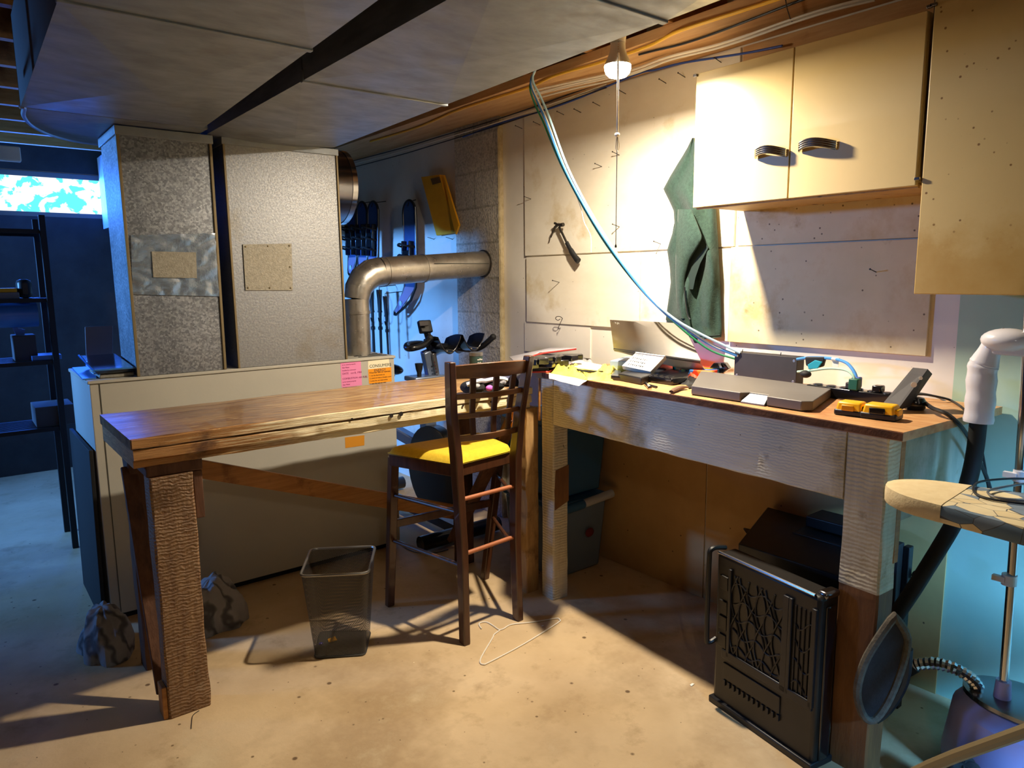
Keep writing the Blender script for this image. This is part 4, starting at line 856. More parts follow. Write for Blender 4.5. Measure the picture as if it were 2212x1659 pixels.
# snowshoes
def snowshoe(name, label, cxp, top, bot, tip, x0, wid, group=None, cat='snowshoe'):
    a, b, t = wx(cxp[0], top, x0), wx(cxp[1], bot, x0), wx(cxp[2], tip, x0-.03)
    T = thing(name, label, cat, (x0, a.y, t.z), 0, group); ax = (b-a); L = ax.length; ad = ax.normalized(); side = Vector((0, 1, 0)) - ad*ad.y; side.normalize()
    out = []
    for i in range(13): an = PI*i/12; out.append(a + side*math.cos(an)*wid/2 - ad*math.sin(an)*wid*.55)
    low = [b - side*wid*.46, t-side*.028, t+side*.028, b + side*wid*.46]
    loop = out + low
    build('frame', MB().tube(smoothpath(loop+[loop[0]], 3), .009, 8), 'snow_frame', T)
    build('deck', MB().prism([p+Vector((.004, 0, 0)) for p in out+[low[0], low[3]]], (-.006, 0, 0)), 'snow_deck', T)
    build('tail', MB().prism([p+Vector((.002, 0, 0)) for p in low], (-.006, 0, 0)), 'snow_tail', T)
    m = a.lerp(b, .60)
    bd = MB()
    for s in (-.3, .3): bd.beam(m-ad*.11+side*wid*s+Vector((-.02, 0, 0)), m+ad*.11+side*wid*s+Vector((-.02, 0, 0)), .012, .03, (1, 0, 0))
    bd.obox(m+Vector((-.018, 0, 0)), (.03, wid*.55, .10), Matrix.Identity(3)); build('binding', bd, 'bike_black', T, bev=.004)
    st = MB()
    for k in (-.07, 0, .07):
        c = m+ad*k; st.tube(smoothpath([c+side*wid*.42+Vector((-.01, 0, 0)), c+side*wid*.3+Vector((-.06, 0, .01)), c+Vector((-.075, 0, .02)), c-side*wid*.3+Vector((-.06, 0, .01)), c-side*wid*.42+Vector((-.01, 0, 0))], 4), .007, 6)
    build('strap', st, 'black_rubber', T)
    build('hanging_loop', MB().tube([a+Vector((-.01, 0, wid*.3)), a+Vector((0, 0, wid*.5)), Vector((XW, a.y, a.z+wid*.6))], .003, 6), 'black_rubber', T)
    build('emblem', MB().lathe([(.018, 0), (.018, .002)], t.lerp(b, .35)+Vector((-.006, 0, 0)), (-1, 0, 0), 20), 'pale_cable', T)
    return T
snowshoe('snowshoe', 'blue snowshoe hanging alone, pointed tail showing under the flue pipe', (884, 886, 857), 462, 620, 674, 2.44, .155)
for i, (cx1, lab) in enumerate([((758, 762, 757), 'leftmost of the dark cluster beside the riser'), ((782, 784, 781), 'middle of the dark cluster beside the riser'), ((806, 806, 803), 'rightmost of the dark cluster beside the riser')]):
    snowshoe('snowshoe', 'dark snowshoe hanging on the far wall, ' + lab, cx1, 462, 556, 590, 2.43-.02*i, .15, 'snowshoes in the dark cluster')
for i, (px0, px1) in enumerate([(778, 779), (790, 794), (802, 809), (819, 824), (832, 839)]):
    x0 = 2.40-.012*i; top = 626 if i < 4 else 640
    T = thing('trekking_pole', 'black trekking pole with wrist strap under the flue pipe, %s from the left' % ['first', 'second', 'third', 'fourth', 'fifth, thinnest,'][i], 'trekking pole', wx(px1, 765, x0), 0, 'trekking poles under the flue pipe')
    a, b = wx(px0, top, x0), wx(px1, 768, x0); k = .8 if i == 4 else 1
    build('grip', MB().tube([a, a.lerp(b, .12), a.lerp(b, .30), a.lerp(b, .34)], [.021*k, .017*k, .014*k, .018*k], 10), 'bike_black', T)
    build('shaft', MB().tube([a.lerp(b, .34), a.lerp(b, .55), a.lerp(b, .56), a.lerp(b, .60), a.lerp(b, .61), b], [.011*k, .011*k, .016*k, .016*k, .010*k, .009*k], 10), 'snow_frame', T)
    build('strap', MB().tube(smoothpath([a+Vector((-.012, 0, 0)), a.lerp(b, .15)+Vector((-.02, -.045, 0)), a.lerp(b, .38)+Vector((-.02, -.05, 0)), a.lerp(b, .48)+Vector((-.015, -.02, 0)), a.lerp(b, .42)+Vector((-.012, 0, 0))], 4), .006, 6, flat=.5), 'black_rubber', T)
    build('hanging_loop', MB().tube([a, a+Vector((0, 0, .02)), Vector((XW, a.y, a.z+.03))], .003, 6), 'black_rubber', T)

# ================================================================== THINGS ON THE RIGHT WORKBENCH
BZ = 1.0008
def bz(x, y, h=0.0): return wz(x, y, BZ+h)
I3 = Matrix.Identity(3)
def rz(a): return Matrix.Rotation(a, 3, 'Z')
# silver laptop standing open on a grey-blue box
bl_, br_, tr_, tl_ = Vector((2.117, 2.011, 1.113)), Vector((2.298, 1.718, 1.072)), Vector((2.361, 1.859, 1.204)), Vector((2.019, 1.939, 1.235))
T = thing('laptop', 'silver laptop propped open with its lid towards the room, on the right workbench', 'laptop', (2.22, 1.88, 1.03))
nrm = (br_-bl_).cross(tl_-bl_).normalized(); 
if nrm.x > 0: nrm = -nrm
nl = 12
def lid(u, v): return bl_.lerp(br_, u).lerp(tl_.lerp(tr_, u), v)
build('lid', MB().grid(lid, 6, 6, -nrm*.006), 'alu', T, bev=.001)
ex = (br_-bl_).normalized(); ey = (tl_-bl_).normalized()
build('hinge', MB().tube([bl_-ey*.006-nrm*.004, br_-ey*.006-nrm*.004], .007, 12), 'alu_dark', T)
dn = Vector((.8, .25, -.10)).normalized(); b0, b1 = bl_-ey*.012-nrm*.006, br_-ey*.012-nrm*.006
build('base', MB().prism([b0, b1, b1+Vector((.10, .13, -.035)), b0+Vector((.18, .10, -.012))], Vector((.002, .001, -.010))), 'alu', T, bev=.001)
build('foot', MB().prism([b0+Vector((-.004, .004, -.006)), b1+Vector((-.004, 0, -.006)), b1+Vector((.02, -.03, -.055)), b1+Vector((.03, -.02, -.060)), b0+Vector((.02, .0, -.012))], Vector((.006, .003, 0))), 'alu', T, bev=.001)
lo = tl_.lerp(tr_, .03)-ey*.018+nrm*.0005
text('printing', 'Yoga', .014, lo, ex, ey, 'alu_dark', T)
def slab(name, label, cat, px, z0, h, m, bev=.003, parent=None, poly=None):
    q = poly or [wz(x, y, BZ+z0) for x, y in px]; q = [Vector((p.x, p.y, BZ+z0)) for p in q]
    return build(name, MB().prism(q, (0, 0, h)), m, parent, label, cat, bev=bev)
q = [Vector((2.19, 2.10, 0)), Vector((2.27, 1.90, 0)), Vector((2.44, 1.96, 0)), Vector((2.36, 2.17, 0))]
slab('storage_box', 'small pale grey-blue box under the left end of the laptop', 'box', None, 0, .048, mat('pale_blue_box', '8c9cb0', rough=.5), poly=q)
q = [Vector((2.28, 1.74, 0)), Vector((2.30, 1.66, 0)), Vector((2.42, 1.70, 0)), Vector((2.42, 1.88, 0)), Vector((2.33, 1.88, 0))]
slab('book', 'multicoloured book or packet lying under the right end of the laptop', 'book', None, 0, .034, voronoi_mat('packet', ['d83c1c', 'f0c030', '3c78c0', 'e87820', '2c8c5c', 'c02c2c'], 22, .5, 0, edge=('aa4422', .0)), poly=q)
# white tear-off desk calendar leaning on the laptop
T = thing('desk_calendar', 'small white printed card block leaning against the laptop', 'calendar', bz(1400, 808))
k0, k1, k2, k3 = wx(1343, 790, 2.09), wx(1405, 803, 2.12), wx(1438, 768, 2.16), wx(1375, 760, 2.13)
k0.z = max(k0.z, 1.02)
build('card_block', MB().prism([k0, k1, k2, k3], Vector((.012, .004, -.016))), 'paper_white', T, bev=.0015)
R1 = (k1-k0).normalized(); U1 = (k3-k0).normalized()
for r in range(5): text('printing', '1 2 3 4 5 6 7 8 9'[r % 3:], .011, k0+U1*(.012+.017*r)+R1*.008+R1.cross(U1)*.0006, R1, U1, 'ink_grey', T)
build('binding', MB().tube([k3-U1*.004, k2-U1*.004], .003, 6), 'white_wire', T)
slab('power_adapter', 'flat black power adapter under the small white calendar', 'adapter', [(1335, 822), (1385, 832), (1440, 812), (1385, 800)], 0, .028, 'black_plastic', .004)
slab('cube_charger', 'small black cube charger beside the yellow bag', 'charger', [(1319, 821), (1340, 823), (1343, 809), (1324, 808)], 0, .018, 'gloss_black', .003)
slab('key_fob', 'black crumpled fob between cube charger and pedal', 'fob', [(1348, 823), (1372, 826), (1382, 818), (1362, 813)], 0, .012, 'black_plastic', .004)
T = thing('foot_pedal', 'glossy black pedal-shaped device with ridges in front of the laptop', 'pedal', bz(1430, 830))
q = [bz(x, y) for x, y in [(1383, 823), (1452, 833), (1484, 828), (1496, 812), (1430, 806), (1396, 806)]]
build('body', MB().prism([Vector((p.x, p.y, BZ)) for p in q], (0, 0, .026)), 'gloss_black', T, bev=.006)
for i in range(5):
    p = bz(1399+i*12, 810+i*1.8, .026); build('ridge', MB().tube([p, p+Vector((.03, .006, 0))], .003, 6), 'black_plastic', T)
T = thing('multi_tool', 'small silver and black multi-tool at the front of the bench', 'tool', bz(1403, 838))
build('body', MB().tube([bz(1394, 828, .006), bz(1404, 838, .006)], [.006, .007], 10), 'chrome', T); build('clip', MB().tube([bz(1403, 832, .005), bz(1419, 836, .005)], .004, 6), 'black_plastic', T)
T = thing('trimming_knife', 'brown-handled folding knife in front of the red cloth', 'knife', bz(1470, 846))
build('handle', MB().tube(smoothpath([bz(1450, 846, .008), bz(1466, 838, .009), bz(1484, 836, .008)], 4), [.008]*2+[.011]*5+[.007]*2, 10, flat=.6), mat('knife_brown', '6a4e3c', '7c5e4a', 20, rough=.4), T)
build('blade', MB().prism([bz(1482, 832, .003), bz(1488, 839, .003), bz(1520, 833, .003), bz(1516, 829, .003)], (0, 0, .0015)), 'steel_dark', T, smooth=0)
def cloth(name, label, cat, px, h, m, seed, amp=.012, nu=20, nv=14, z0=0.0):
    c = [wz(x, y, BZ) for x, y in px]
    def f(u, v):
        p = c[0].lerp(c[1], u).lerp(c[3].lerp(c[2], u), v); e = (min(1, min(u, 1-u)*6)*min(1, min(v, 1-v)*6))**.5
        n = noise.noise(Vector((u*4+seed, v*4, seed)))+.5*noise.noise(Vector((u*9, v*9+seed, 1)))
        w = .012*noise.noise(Vector((u*3+seed, v*3, 7))); return Vector((p.x+w, p.y+w, BZ+z0+.0006+e*max(.001, h*(.55+.9*n)+amp*abs(n))))
    mb = MB(); mb.grid(f, nu, nv); mb.grid(lambda u, v: Vector((f(u, v).x, f(u, v).y, BZ+z0+.0003)), nu, nv)
    return build(name, mb, m, None, label, cat, smooth=.9)
cloth('red_cloth', 'crumpled orange-red cloth beside the laptop', 'cloth', [(1440, 812), (1520, 822), (1538, 806), (1455, 790)], .030, 'orange_red', 3)
cloth('dark_cloth', 'crumpled black cloth under the orange-red one', 'cloth', [(1440, 826), (1500, 834), (1520, 820), (1452, 812)], .012, 'black_rubber', 9)
cloth('yellow_bag', 'crumpled yellow plastic bag at the corner of the white workbench', 'bag', [(1190, 808), (1262, 816), (1274, 800), (1198, 788)], .020, 'yellow_bag', 1, .02)
cloth('yellow_bag', 'crumpled yellow plastic bag between the papers and the power adapter', 'bag', [(1262, 822), (1325, 822), (1346, 800), (1290, 797)], .024, 'yellow_bag', 6)
cloth('clear_bag', 'crumpled clear plastic bag beside the red-edged folder', 'bag', [(1215, 793), (1262, 800), (1290, 786), (1235, 778)], .020, 'clear_film', 4)
cloth('paper_sheet', 'white paper lying under the yellow bag at the bench corner', 'paper', [(1186, 818), (1250, 834), (1268, 822), (1186, 806)], .001, 'paper_white', 2, .001)
T = thing('paper_bundle', 'folded white papers with a black band on the workbench', 'paper', bz(1260, 805))
c = [bz(x, y) for x, y in [(1225, 800), (1290, 808), (1305, 798), (1245, 786)]]
build('sheets', MB().prism([Vector((p.x, p.y, BZ+.012)) for p in c], (0, 0, .006)), 'paper_white', T, bev=.001)
build('band', MB().tube([bz(1228, 795, .020), bz(1270, 803, .020), bz(1302, 803, .012)], .004, 6), 'black_rubber', T)
T = thing('folder', 'black clutter-filled folder case with red edges where the two benches meet', 'folder', (2.28, 2.42, 1.0))
F = lambda x, y, v: wx(x, y, v)
a_, b_, c_, d_ = F(1110, 800, 2.2), F(1243, 757, 2.30), F(1236, 770, 2.30), F(1115, 812, 2.2)
build('lower_tray', MB().prism([bz(1100, 805), bz(1185, 803), bz(1235, 786), bz(1160, 780)], (0, 0, .016)), 'black_plastic', T, bev=.003)
build('red_border', MB().tube([bz(1100, 805, .004), bz(1185, 803, .004), bz(1235, 786, .004)], .004, 6), 'red', T)
lidp = [F(1128, 782, 2.12), F(1170, 764, 2.2), F(1245, 754, 2.30), F(1238, 766, 2.34), F(1150, 780, 2.2)]
build('cover', MB().prism([wx(1118, 788, 2.10), wx(1165, 762, 2.22), wx(1245, 753, 2.33), wx(1190, 752, 2.46), wx(1100, 772, 2.40)], (0, 0, .004)), mat('cover_clear', 'd6d2d8', rough=.3), T, bev=.001)
build('cover_edge', MB().tube(smoothpath([wx(1118, 789, 2.10), wx(1150, 770, 2.16), wx(1175, 763, 2.23), wx(1245, 754, 2.33)], 4), .0045, 6), 'red', T)
fill = MB()
for i in range(9):
    t = i/8; p = bz(1125+100*t, 800-12*t, .022); fill.obox(p+Vector((.05, .02, .012+.02*abs(math.sin(i*2.1)))), (.09, .05, .025), rz(i*.7))
build('contents', fill, 'gloss_black', T, bev=.003)['kind'] = 'stuff'
# grey tray with a notch
T = thing('metal_tray', 'flat dark grey metal tray with a notch in its front edge, on the right workbench', 'tray', (2.1, 1.35, 1.0))
tp = [(1.957, 1.496), (1.955, 1.305), (1.985, 1.290), (1.985, 1.225), (1.955, 1.210), (1.951, 1.095), (1.975, 1.072), (2.265, 1.165), (2.300, 1.690), (2.285, 1.705)]
build('top_shell', MB().prism([(x, y, BZ+.003) for x, y in tp], (0, 0, .029)), 'grey_metal', T, bev=.0025)
build('notch_ramp', MB().hexa([(1.948, 1.298, BZ), (1.948, 1.214, BZ), (1.990, 1.224, BZ), (1.990, 1.292, BZ), (1.948, 1.298, BZ+.005), (1.948, 1.214, BZ+.005), (1.992, 1.224, BZ+.032), (1.992, 1.292, BZ+.032)]), 'alu_dark', T, bev=.001)
# box with screw holes
T = thing('junction_box', 'upright dark grey metal box with screw holes, fed by the sagging cables', 'box', (2.39, 1.43, 1.0))
j = [wx(1587, 760, 2.37), wx(1722, 772, 2.37)]; zt = (j[0].z+j[1].z)/2
build('housing', MB().box(2.37, 2.42, j[1].y, j[0].y, BZ, zt), 'dark_grey', T, bev=.002)
for yy in (j[0].y-.012, j[1].y+.012):
    for z_ in (zt-.014, BZ+.02): build('screw_hole', MB().lathe([(.0055, 0), (.0045, .0012)], (2.3705, yy, z_), (-1, 0, 0), 14), 'rim_metal', T)
for k in range(2): build('tie_end', MB().tube([(2.375, j[0].y-.03-k*.16, zt), (2.373, j[0].y-.033-k*.16, zt+.012)], .0015, 5), 'black_cable', T)
# cords with plugs and wraps right of the box
T = thing('blue_cable', 'light blue cord with a clear blue plug, arching right from the dark grey box', 'cord', bz(1850, 850))
bp2 = [wx(x, y, v) for x, y, v in [(1722, 776, 2.37), (1745, 773, 2.36), (1775, 773, 2.35), (1805, 776, 2.33), (1830, 785, 2.31), (1846, 805, 2.29), (1851, 822, 2.28)]]
build('cord', MB().tube(smoothpath(bp2, 4), .0052, 8), 'blue_cable', T)
build('cord_label', MB().tube([bp2[3]+Vector((0, .012, .0)), bp2[3]-Vector((0, .012, .001))], .0062, 10).prism([bp2[3]+Vector((0, .012, 0)), bp2[3]-Vector((0, .012, 0)), bp2[3]-Vector((0, .01, .026)), bp2[3]+Vector((0, .01, -.026))], (.001, 0, 0)), 'paper_white', T)
build('wrap', MB().prism([wx(x, y, 2.34) for x, y in [(1738, 771), (1782, 771), (1776, 792), (1758, 797), (1740, 790)]], (.018, 0, 0)), 'black_rubber', T, bev=.004)
build('wrap_tab', MB().prism([wx(x, y, 2.333) for x, y in [(1744, 788), (1760, 778), (1776, 782), (1766, 796), (1746, 798)]], (.006, 0, 0)), 'teal', T, bev=.002)
build('plug', MB().box(bp2[-1].x-.012, bp2[-1].x+.012, bp2[-1].y-.013, bp2[-1].y+.013, bp2[-1].z-.022, bp2[-1].z+.012), 'clear_blue', T, bev=.004)
T = thing('green_cable', 'pale green cord with a dark green plug standing in the power strip', 'cord', bz(1848, 850))
gp = [wx(x, y, v) for x, y, v in [(1723, 803, 2.36), (1750, 801, 2.34), (1790, 796, 2.31), (1825, 799, 2.27), (1842, 810, 2.25), (1847, 826, 2.245)]]
build('cord', MB().tube(smoothpath(gp, 4), .0042, 8), mat('pale_green', 'a8ccb4', rough=.45), T)
gpl = gp[-1]; build('plug', MB().box(gpl.x-.014, gpl.x+.014, gpl.y-.015, gpl.y+.015, BZ+.036, gpl.z+.012), 'green_plug', T, bev=.003)
build('wrap', MB().ball(wx(1740, 808, 2.34), .017, 8, (1, 1.2, .8)), 'black_rubber', T)
T = thing('power_strip', 'black power strip behind the yellow batteries, plugs crowded on it', 'power strip', bz(1850, 855))
A, B = Vector((2.27, 1.245, BZ+.018)), Vector((2.25, .955, BZ+.018))
build('body', MB().beam(A, B, .048, .036, (0, 0, 1)), 'gloss_black', T, bev=.004)
for i in range(6):
    p = A.lerp(B, .1+.16*i); build('socket', MB().lathe([(.016, 0), (.015, .003), (.010, .001)], p+Vector((0, 0, .018)), (0, 0, 1), 14), 'dark_chrome', T)
for i, (u, m) in enumerate([(.50, 'dark_grey'), (.80, 'gloss_black')]): p = A.lerp(B, u); build('plug_block', MB().box(p.x-.016, p.x+.016, p.y-.014, p.y+.014, p.z+.0185, p.z+.040), m, T, bev=.004)
# perforated channel, pale strip, batteries, puck adapter
T = thing('steel_channel', 'dark grey perforated steel channel sticking up behind the yellow batteries', 'bracket', (2.15, .90, 1.0))
p0, p1, t0, t1 = wx(1905, 874, 2.16), wx(1937, 888, 2.13), wx(1972, 794, 2.28), wx(2004, 797, 2.24)
for p in (p0, p1): p.z = max(p.z, BZ+.004)
ax = (t0-p0)
build('web', MB().prism([p0, p1, t1, t0], Vector((.003, .001, -.001))), 'dark_grey', T, smooth=0)
f1 = wx(1966, 878, 2.20); f2 = wx(2014, 808, 2.30); f1.z = max(f1.z, BZ)
build('flange', MB().prism([p1, f1, f2, t1], Vector((.002, .001, 0))), 'dark_grey', T, smooth=0)
for px, py, r in ((1974, 831, .008), (1989, 817, .005)):
    p = wx(px, py, 2.17); build('slot', MB().lathe([(r, 0), (r, .001)], p, (-.8, -.6, 0), 14), 'panel_paint', T)
slab('pale_strip', 'pale tapered strip lying between grey tray and yellow batteries', 'strip', [(1802, 852), (1905, 876), (1903, 870), (1806, 844)], 0, .010, mat('pale_tan', 'd8ccb4', rough=.5), .002)
def battery(label, c, ang, w, d, h, two):
    T = thing('battery_pack', label, 'battery', (c[0], c[1], BZ), ang, 'yellow and black battery packs'); M = WM[T.name]
    def loc(mb): mb.v = [M @ v for v in mb.v]; return mb
    build('base_shell', loc(MB().box(-w/2, w/2, -d/2, d/2, 0, h*.45)), 'black_plastic', T, bev=.005)
    build('yellow_shell', loc(MB().hexa([(-w*.46, -d*.5, h*.2), (w*.46, -d*.5, h*.2), (w*.46, d*.46, h*.2), (-w*.46, d*.46, h*.2), (-w*.40, -d*.40, h), (w*.40, -d*.40, h), (w*.40, d*.40, h), (-w*.40, d*.40, h)])), 'yellow_plastic', T, bev=.006)
    build('face_window', loc(MB().box(-w*.24, w*.20, -d*.53, -d*.44, h*.38, h*.80)), 'gloss_black' if two else mat('amber_plastic', 'd89800', rough=.4), T, bev=.003)
    build('latch', loc(MB().box(w*.36, w*.52, -d*.3, d*.3, h*.3, h*.75)), 'yellow_plastic' if two else 'black_plastic', T, bev=.004)
c1, c2 = wz(1832, 898, BZ), wz(1896, 906, BZ); an = math.atan2(c2.y-c1.y, c2.x-c1.x)
battery('yellow and black battery pack nearer the grey tray, amber window', (c1.x+.02, c1.y), an, .080, .06, .040, False)
battery('yellow and black battery pack nearest the bench corner, black window', (c2.x+.02, c2.y), an, .095, .065, .042, True)
T = thing('plug_adapter', 'round black plug adapter with a cord, right end of the workbench', 'adapter', bz(1968, 885))
p = bz(1975, 884); build('body', MB().lathe([(.026, 0), (.030, .006), (.030, .026), (.024, .036), (.012, .039)], p, n=20), 'gloss_black', T)
cp = [p+Vector((.02, -.02, .02)), wz(2015, 882, BZ+.02), wz(2045, 894, BZ+.015)]+[wy(x, y, .752) for x, y in [(2075, 920), (2098, 955), (2118, 1000), (2134, 1040)]]+[wy(2150, 1100, .74)]
build('cord', MB().tube(smoothpath(cp, 4), .006, 8), 'black_cable', T)
cable('loose_cable', 'thin black cord looping off the right end of the workbench', [wx(x, y, v) for x, y, v in [(1940, 862, 2.38), (1985, 852, 2.40), (2030, 858, 2.42), (2060, 868, 2.44)]]+[wy(x, y, .752) for x, y in [(2092, 895), (2115, 945), (2128, 1010), (2140, 1090)]], 'black_cable', .0035, cat='cord')
cable('loose_cable', 'thin grey cord trailing from the strip to the wall end of the bench', [wx(x, y, v) for x, y, v in [(1900, 860, 2.36), (1960, 848, 2.43), (2020, 856, 2.46), (2060, 880, 2.46), (2084, 905, 2.48)]], 'alu_dark', .003, cat='cord')
T = thing('socket_adapter', 'black angular adapter with a silver prong lying behind the red cloth', 'adapter', bz(1550, 806))
h0 = [wx(x, y, 2.38) for x, y in [(1526, 803), (1541, 784), (1565, 784), (1574, 797), (1562, 806), (1543, 806)]]
for p in h0: p.z = max(p.z, BZ+.001)
build('body', MB().prism(h0, (.035, .01, 0)), 'gloss_black', T, bev=.003)
build('prong', MB().prism([wx(x, y, 2.374) for x, y in [(1550, 784), (1555, 784), (1560, 794), (1555, 795)]], (.004, 0, 0)), 'chrome', T, smooth=0)

# ================================================================== THINGS ON THE BROWN WORKBENCH
LZ = .9348
T = thing('plush_slippers', 'black and white cat-face plush slipper pair seen through the chair back', 'slippers', wz(1050, 845, LZ))
c = wz(1048, 850, LZ); c = Vector((c.x+.01, c.y, LZ))
for i, (dx, dy) in enumerate([(-.055, -.005), (.050, .0)]):
    build('slipper', MB().ball(c+Vector((dx, dy+.03, .027)), .045, 10, (1.05, 1.3, .62)), 'fur_black', T)
    build('toe_patch', MB().ball(c+Vector((dx-.012+i*.03, dy-.008, .038)), .022, 8, (1, .8, .6)), 'fur_grey', T)
build('nose', MB().ball(c+Vector((-.012, -.032, .026)), .014, 8, (1.3, .7, .9)), 'pink_nose', T)
build('white_cuff', MB().tube(smoothpath([c+Vector((-.10, .0, .045)), c+Vector((-.05, -.02, .058)), c+Vector((0, .01, .050)), c+Vector((.05, -.015, .058)), c+Vector((.10, .0, .045))], 4), .009, 8), mat('fur_white', 'e4e4e6', rough=.95), T)
T = thing('zip_pouch', 'shiny dark navy pouch behind the chair back on the brown workbench', 'pouch', wz(1140, 838, LZ))
a, b = wz(1105, 838, LZ), Vector((1.945, 2.50, LZ))
build('pouch_body', MB().hexa([(1.80, 2.44, LZ), (1.94, 2.38, LZ), (1.945, 2.55, LZ), (1.82, 2.58, LZ), (1.81, 2.46, LZ+.05), (1.93, 2.41, LZ+.05), (1.935, 2.53, LZ+.055), (1.83, 2.56, LZ+.055)]), 'navy_pouch', T, bev=.012)
build('zip', MB().tube([(1.81, 2.455, LZ+.052), (1.93, 2.405, LZ+.052)], .003, 6), 'chrome', T)
T = thing('jar', 'small dark-labelled jar with a silver lid beyond the chair back', 'jar', (2.02, 2.78, LZ))
p = Vector((1.925, 2.70, LZ)); pz = wy(1070, 757, p.y)
p.x = min(pz.x, 1.922)
H = pz.z-LZ
build('glass', MB().lathe([(.030, 0), (.0315, .004), (.0315, H-.018), (.028, H-.014)], p, n=28), 'jar_label', T)
build('lid', MB().lathe([(.0325, 0), (.0325, .014), (.030, .016)], p+Vector((0, 0, H-.016)), n=28), 'rim_metal', T)
for k, s in enumerate(['coffee', 'dark', '250 g']): text('printing', s, .012, p+Vector((-.016, -.0325, H-.035-k*.016)), (1, 0, 0), (0, 0, 1), 'paper_white', T)

# ================================================================== UNDER THE BENCHES
T = thing('plastic_crate', 'black moulded plastic crate standing under the right end of the white workbench', 'crate', (1.866, 1.318, 0))
CR = T; y0, y1, x0, x1, H = .926, 1.318, 1.866, 1.958, .520
build('shell', MB().box(x0+.012, x1, y0, y1, .012, H), 'crate_plastic', T, bev=.012)
build('bottom_rim', MB().box(x0, x1+.004, y0-.004, y1+.006, 0, .022), 'black_plastic', T, bev=.004)
def fc(u, z): return (x0+.010, y1-(y1-y0)*u, z*H)
lat = MB(); 
def bar(a, b, w=.0032): lat.beam(fc(*a), fc(*b), .0035, w, (1, 0, 0))
for i in range(6):                                   # interlaced curved ribs on the front
    for sgn in (1, -1):
        P = [fc(.22+.085*i+.05*sgn*math.sin(t*PI*2.1+i), .40+.50*t) for t in [k/14 for k in range(15)]]
        if all(.17 < (y1-p[1])/(y1-y0) < .70 for p in P): lat.tube(P, .0028, 5)
for i in range(5):
    P = [fc(.20+.49*t, .44+.10*i+.022*math.sin(t*PI*4+i*1.6)) for t in [k/14 for k in range(15)]]; lat.tube(P, .0028, 5)
for i in range(4):
    P = [fc(.80+.04*i, .40+.50*t) for t in [k/8 for k in range(9)]]; lat.tube(P, .0026, 5)
    P = [fc(.79+.15*t, .44+.12*i+.03*math.sin(t*5+i)) for t in [k/8 for k in range(9)]]; lat.tube(P, .0026, 5)
build('lattice', lat, 'black_plastic', T)
for u, w in ((.165, .012), (.72, .022), (.76, .012), (.965, .016)):
    build('rib', MB().beam(fc(u, .36), fc(u, .93), w, .012, (1, 0, 0)), 'black_plastic', T, bev=.002)
build('mid_rail', MB().beam(fc(.10, .37), fc(.98, .37), .03, .012, (1, 0, 0)), 'black_plastic', T, bev=.003)
build('lower_plate', MB().beam(fc(.12, .26), fc(.70, .26), .055, .006, (1, 0, 0)), 'crate_plastic', T, bev=.002)
for i in range(12): build('tooth', MB().beam(fc(.14+.05*i, .165), fc(.14+.05*i, .20), .009, .010, (1, 0, 0)), 'black_plastic', T)
for i, (u, z) in enumerate([(.05, .86), (.05, .70), (.05, .60), (.05, .48)]): build('side_plate', MB().beam(fc(u, z-.035), fc(u+.09, z-.035), .045, .008, (1, 0, 0)), 'crate_plastic', T, bev=.002)
build('top_edge', MB().tube([(x0+.014, y1-.006, H), (x0+.014, y0+.02, H)], .005, 8), 'dark_chrome', T)
build('corner_cap', MB().box(x0+.03, x0+.09, y0-.004, y0+.03, H-.012, H+.010), 'dark_chrome', T, bev=.008)
build('handle_loop', MB().tube(smoothpath([(x0+.05, y1+.002, H+.006), (x0-.006, y1+.006, H+.010), (x0-.014, y1+.008, H-.04), (x0-.014, y1+.008, .24), (x0-.006, y1+.006, .21), (x0+.02, y1+.000, .22)], 4), .008, 8), 'black_plastic', T)
build('side_channel', MB().box(x0+.035, x1-.02, y0-.006, y0+.002, .02, H-.03), 'gloss_black', T, bev=.004)
CR.rotation_euler.z = -.17
T = thing('plastic_bin', 'black stacked bin with a pointed lid, behind the black crate', 'bin', (2.25, 1.2, 0))
build('bin_body', MB().hexa([(2.06, 1.00, 0), (2.06, 1.34, 0), (2.46, 1.42, 0), (2.46, 1.00, 0), (2.06, 1.00, .49), (2.06, 1.36, .49), (2.46, 1.50, .50), (2.46, 1.00, .50)]), 'black_plastic', T, bev=.004)
build('lid_wing', MB().prism([wx(1605, 1143, 2.35), wx(1632, 1182, 2.25), wx(1740, 1200, 2.25), wx(1740, 1172, 2.38)], (.004, 0, .006)), 'black_plastic', T, bev=.002)
build('raised_block', MB().box(2.28, 2.45, 1.01, wx(1716, 1160, 2.3).y, .501, wx(1716, 1153, 2.3).z), 'black_plastic', T, bev=.004)
build('raised_block', MB().box(2.34, 2.45, 1.01, wx(1745, 1150, 2.36).y, .55, wx(1745, 1134, 2.36).z), 'black_plastic', T, bev=.004)
T = thing('steel_stand', 'dark upright steel profile with a round knob behind the right bench leg', 'stand', (2.3, .92, 0))
build('profile', MB().box(2.27, 2.31, .925, .955, 0, .56), 'dark_grey', T, bev=.003)
build('flange', MB().box(2.30, 2.33, .905, .925, 0, .55), 'black_plastic', T, bev=.003)
build('knob', MB().ball((2.33, .885, .455), .020, 8), 'gloss_black', T)
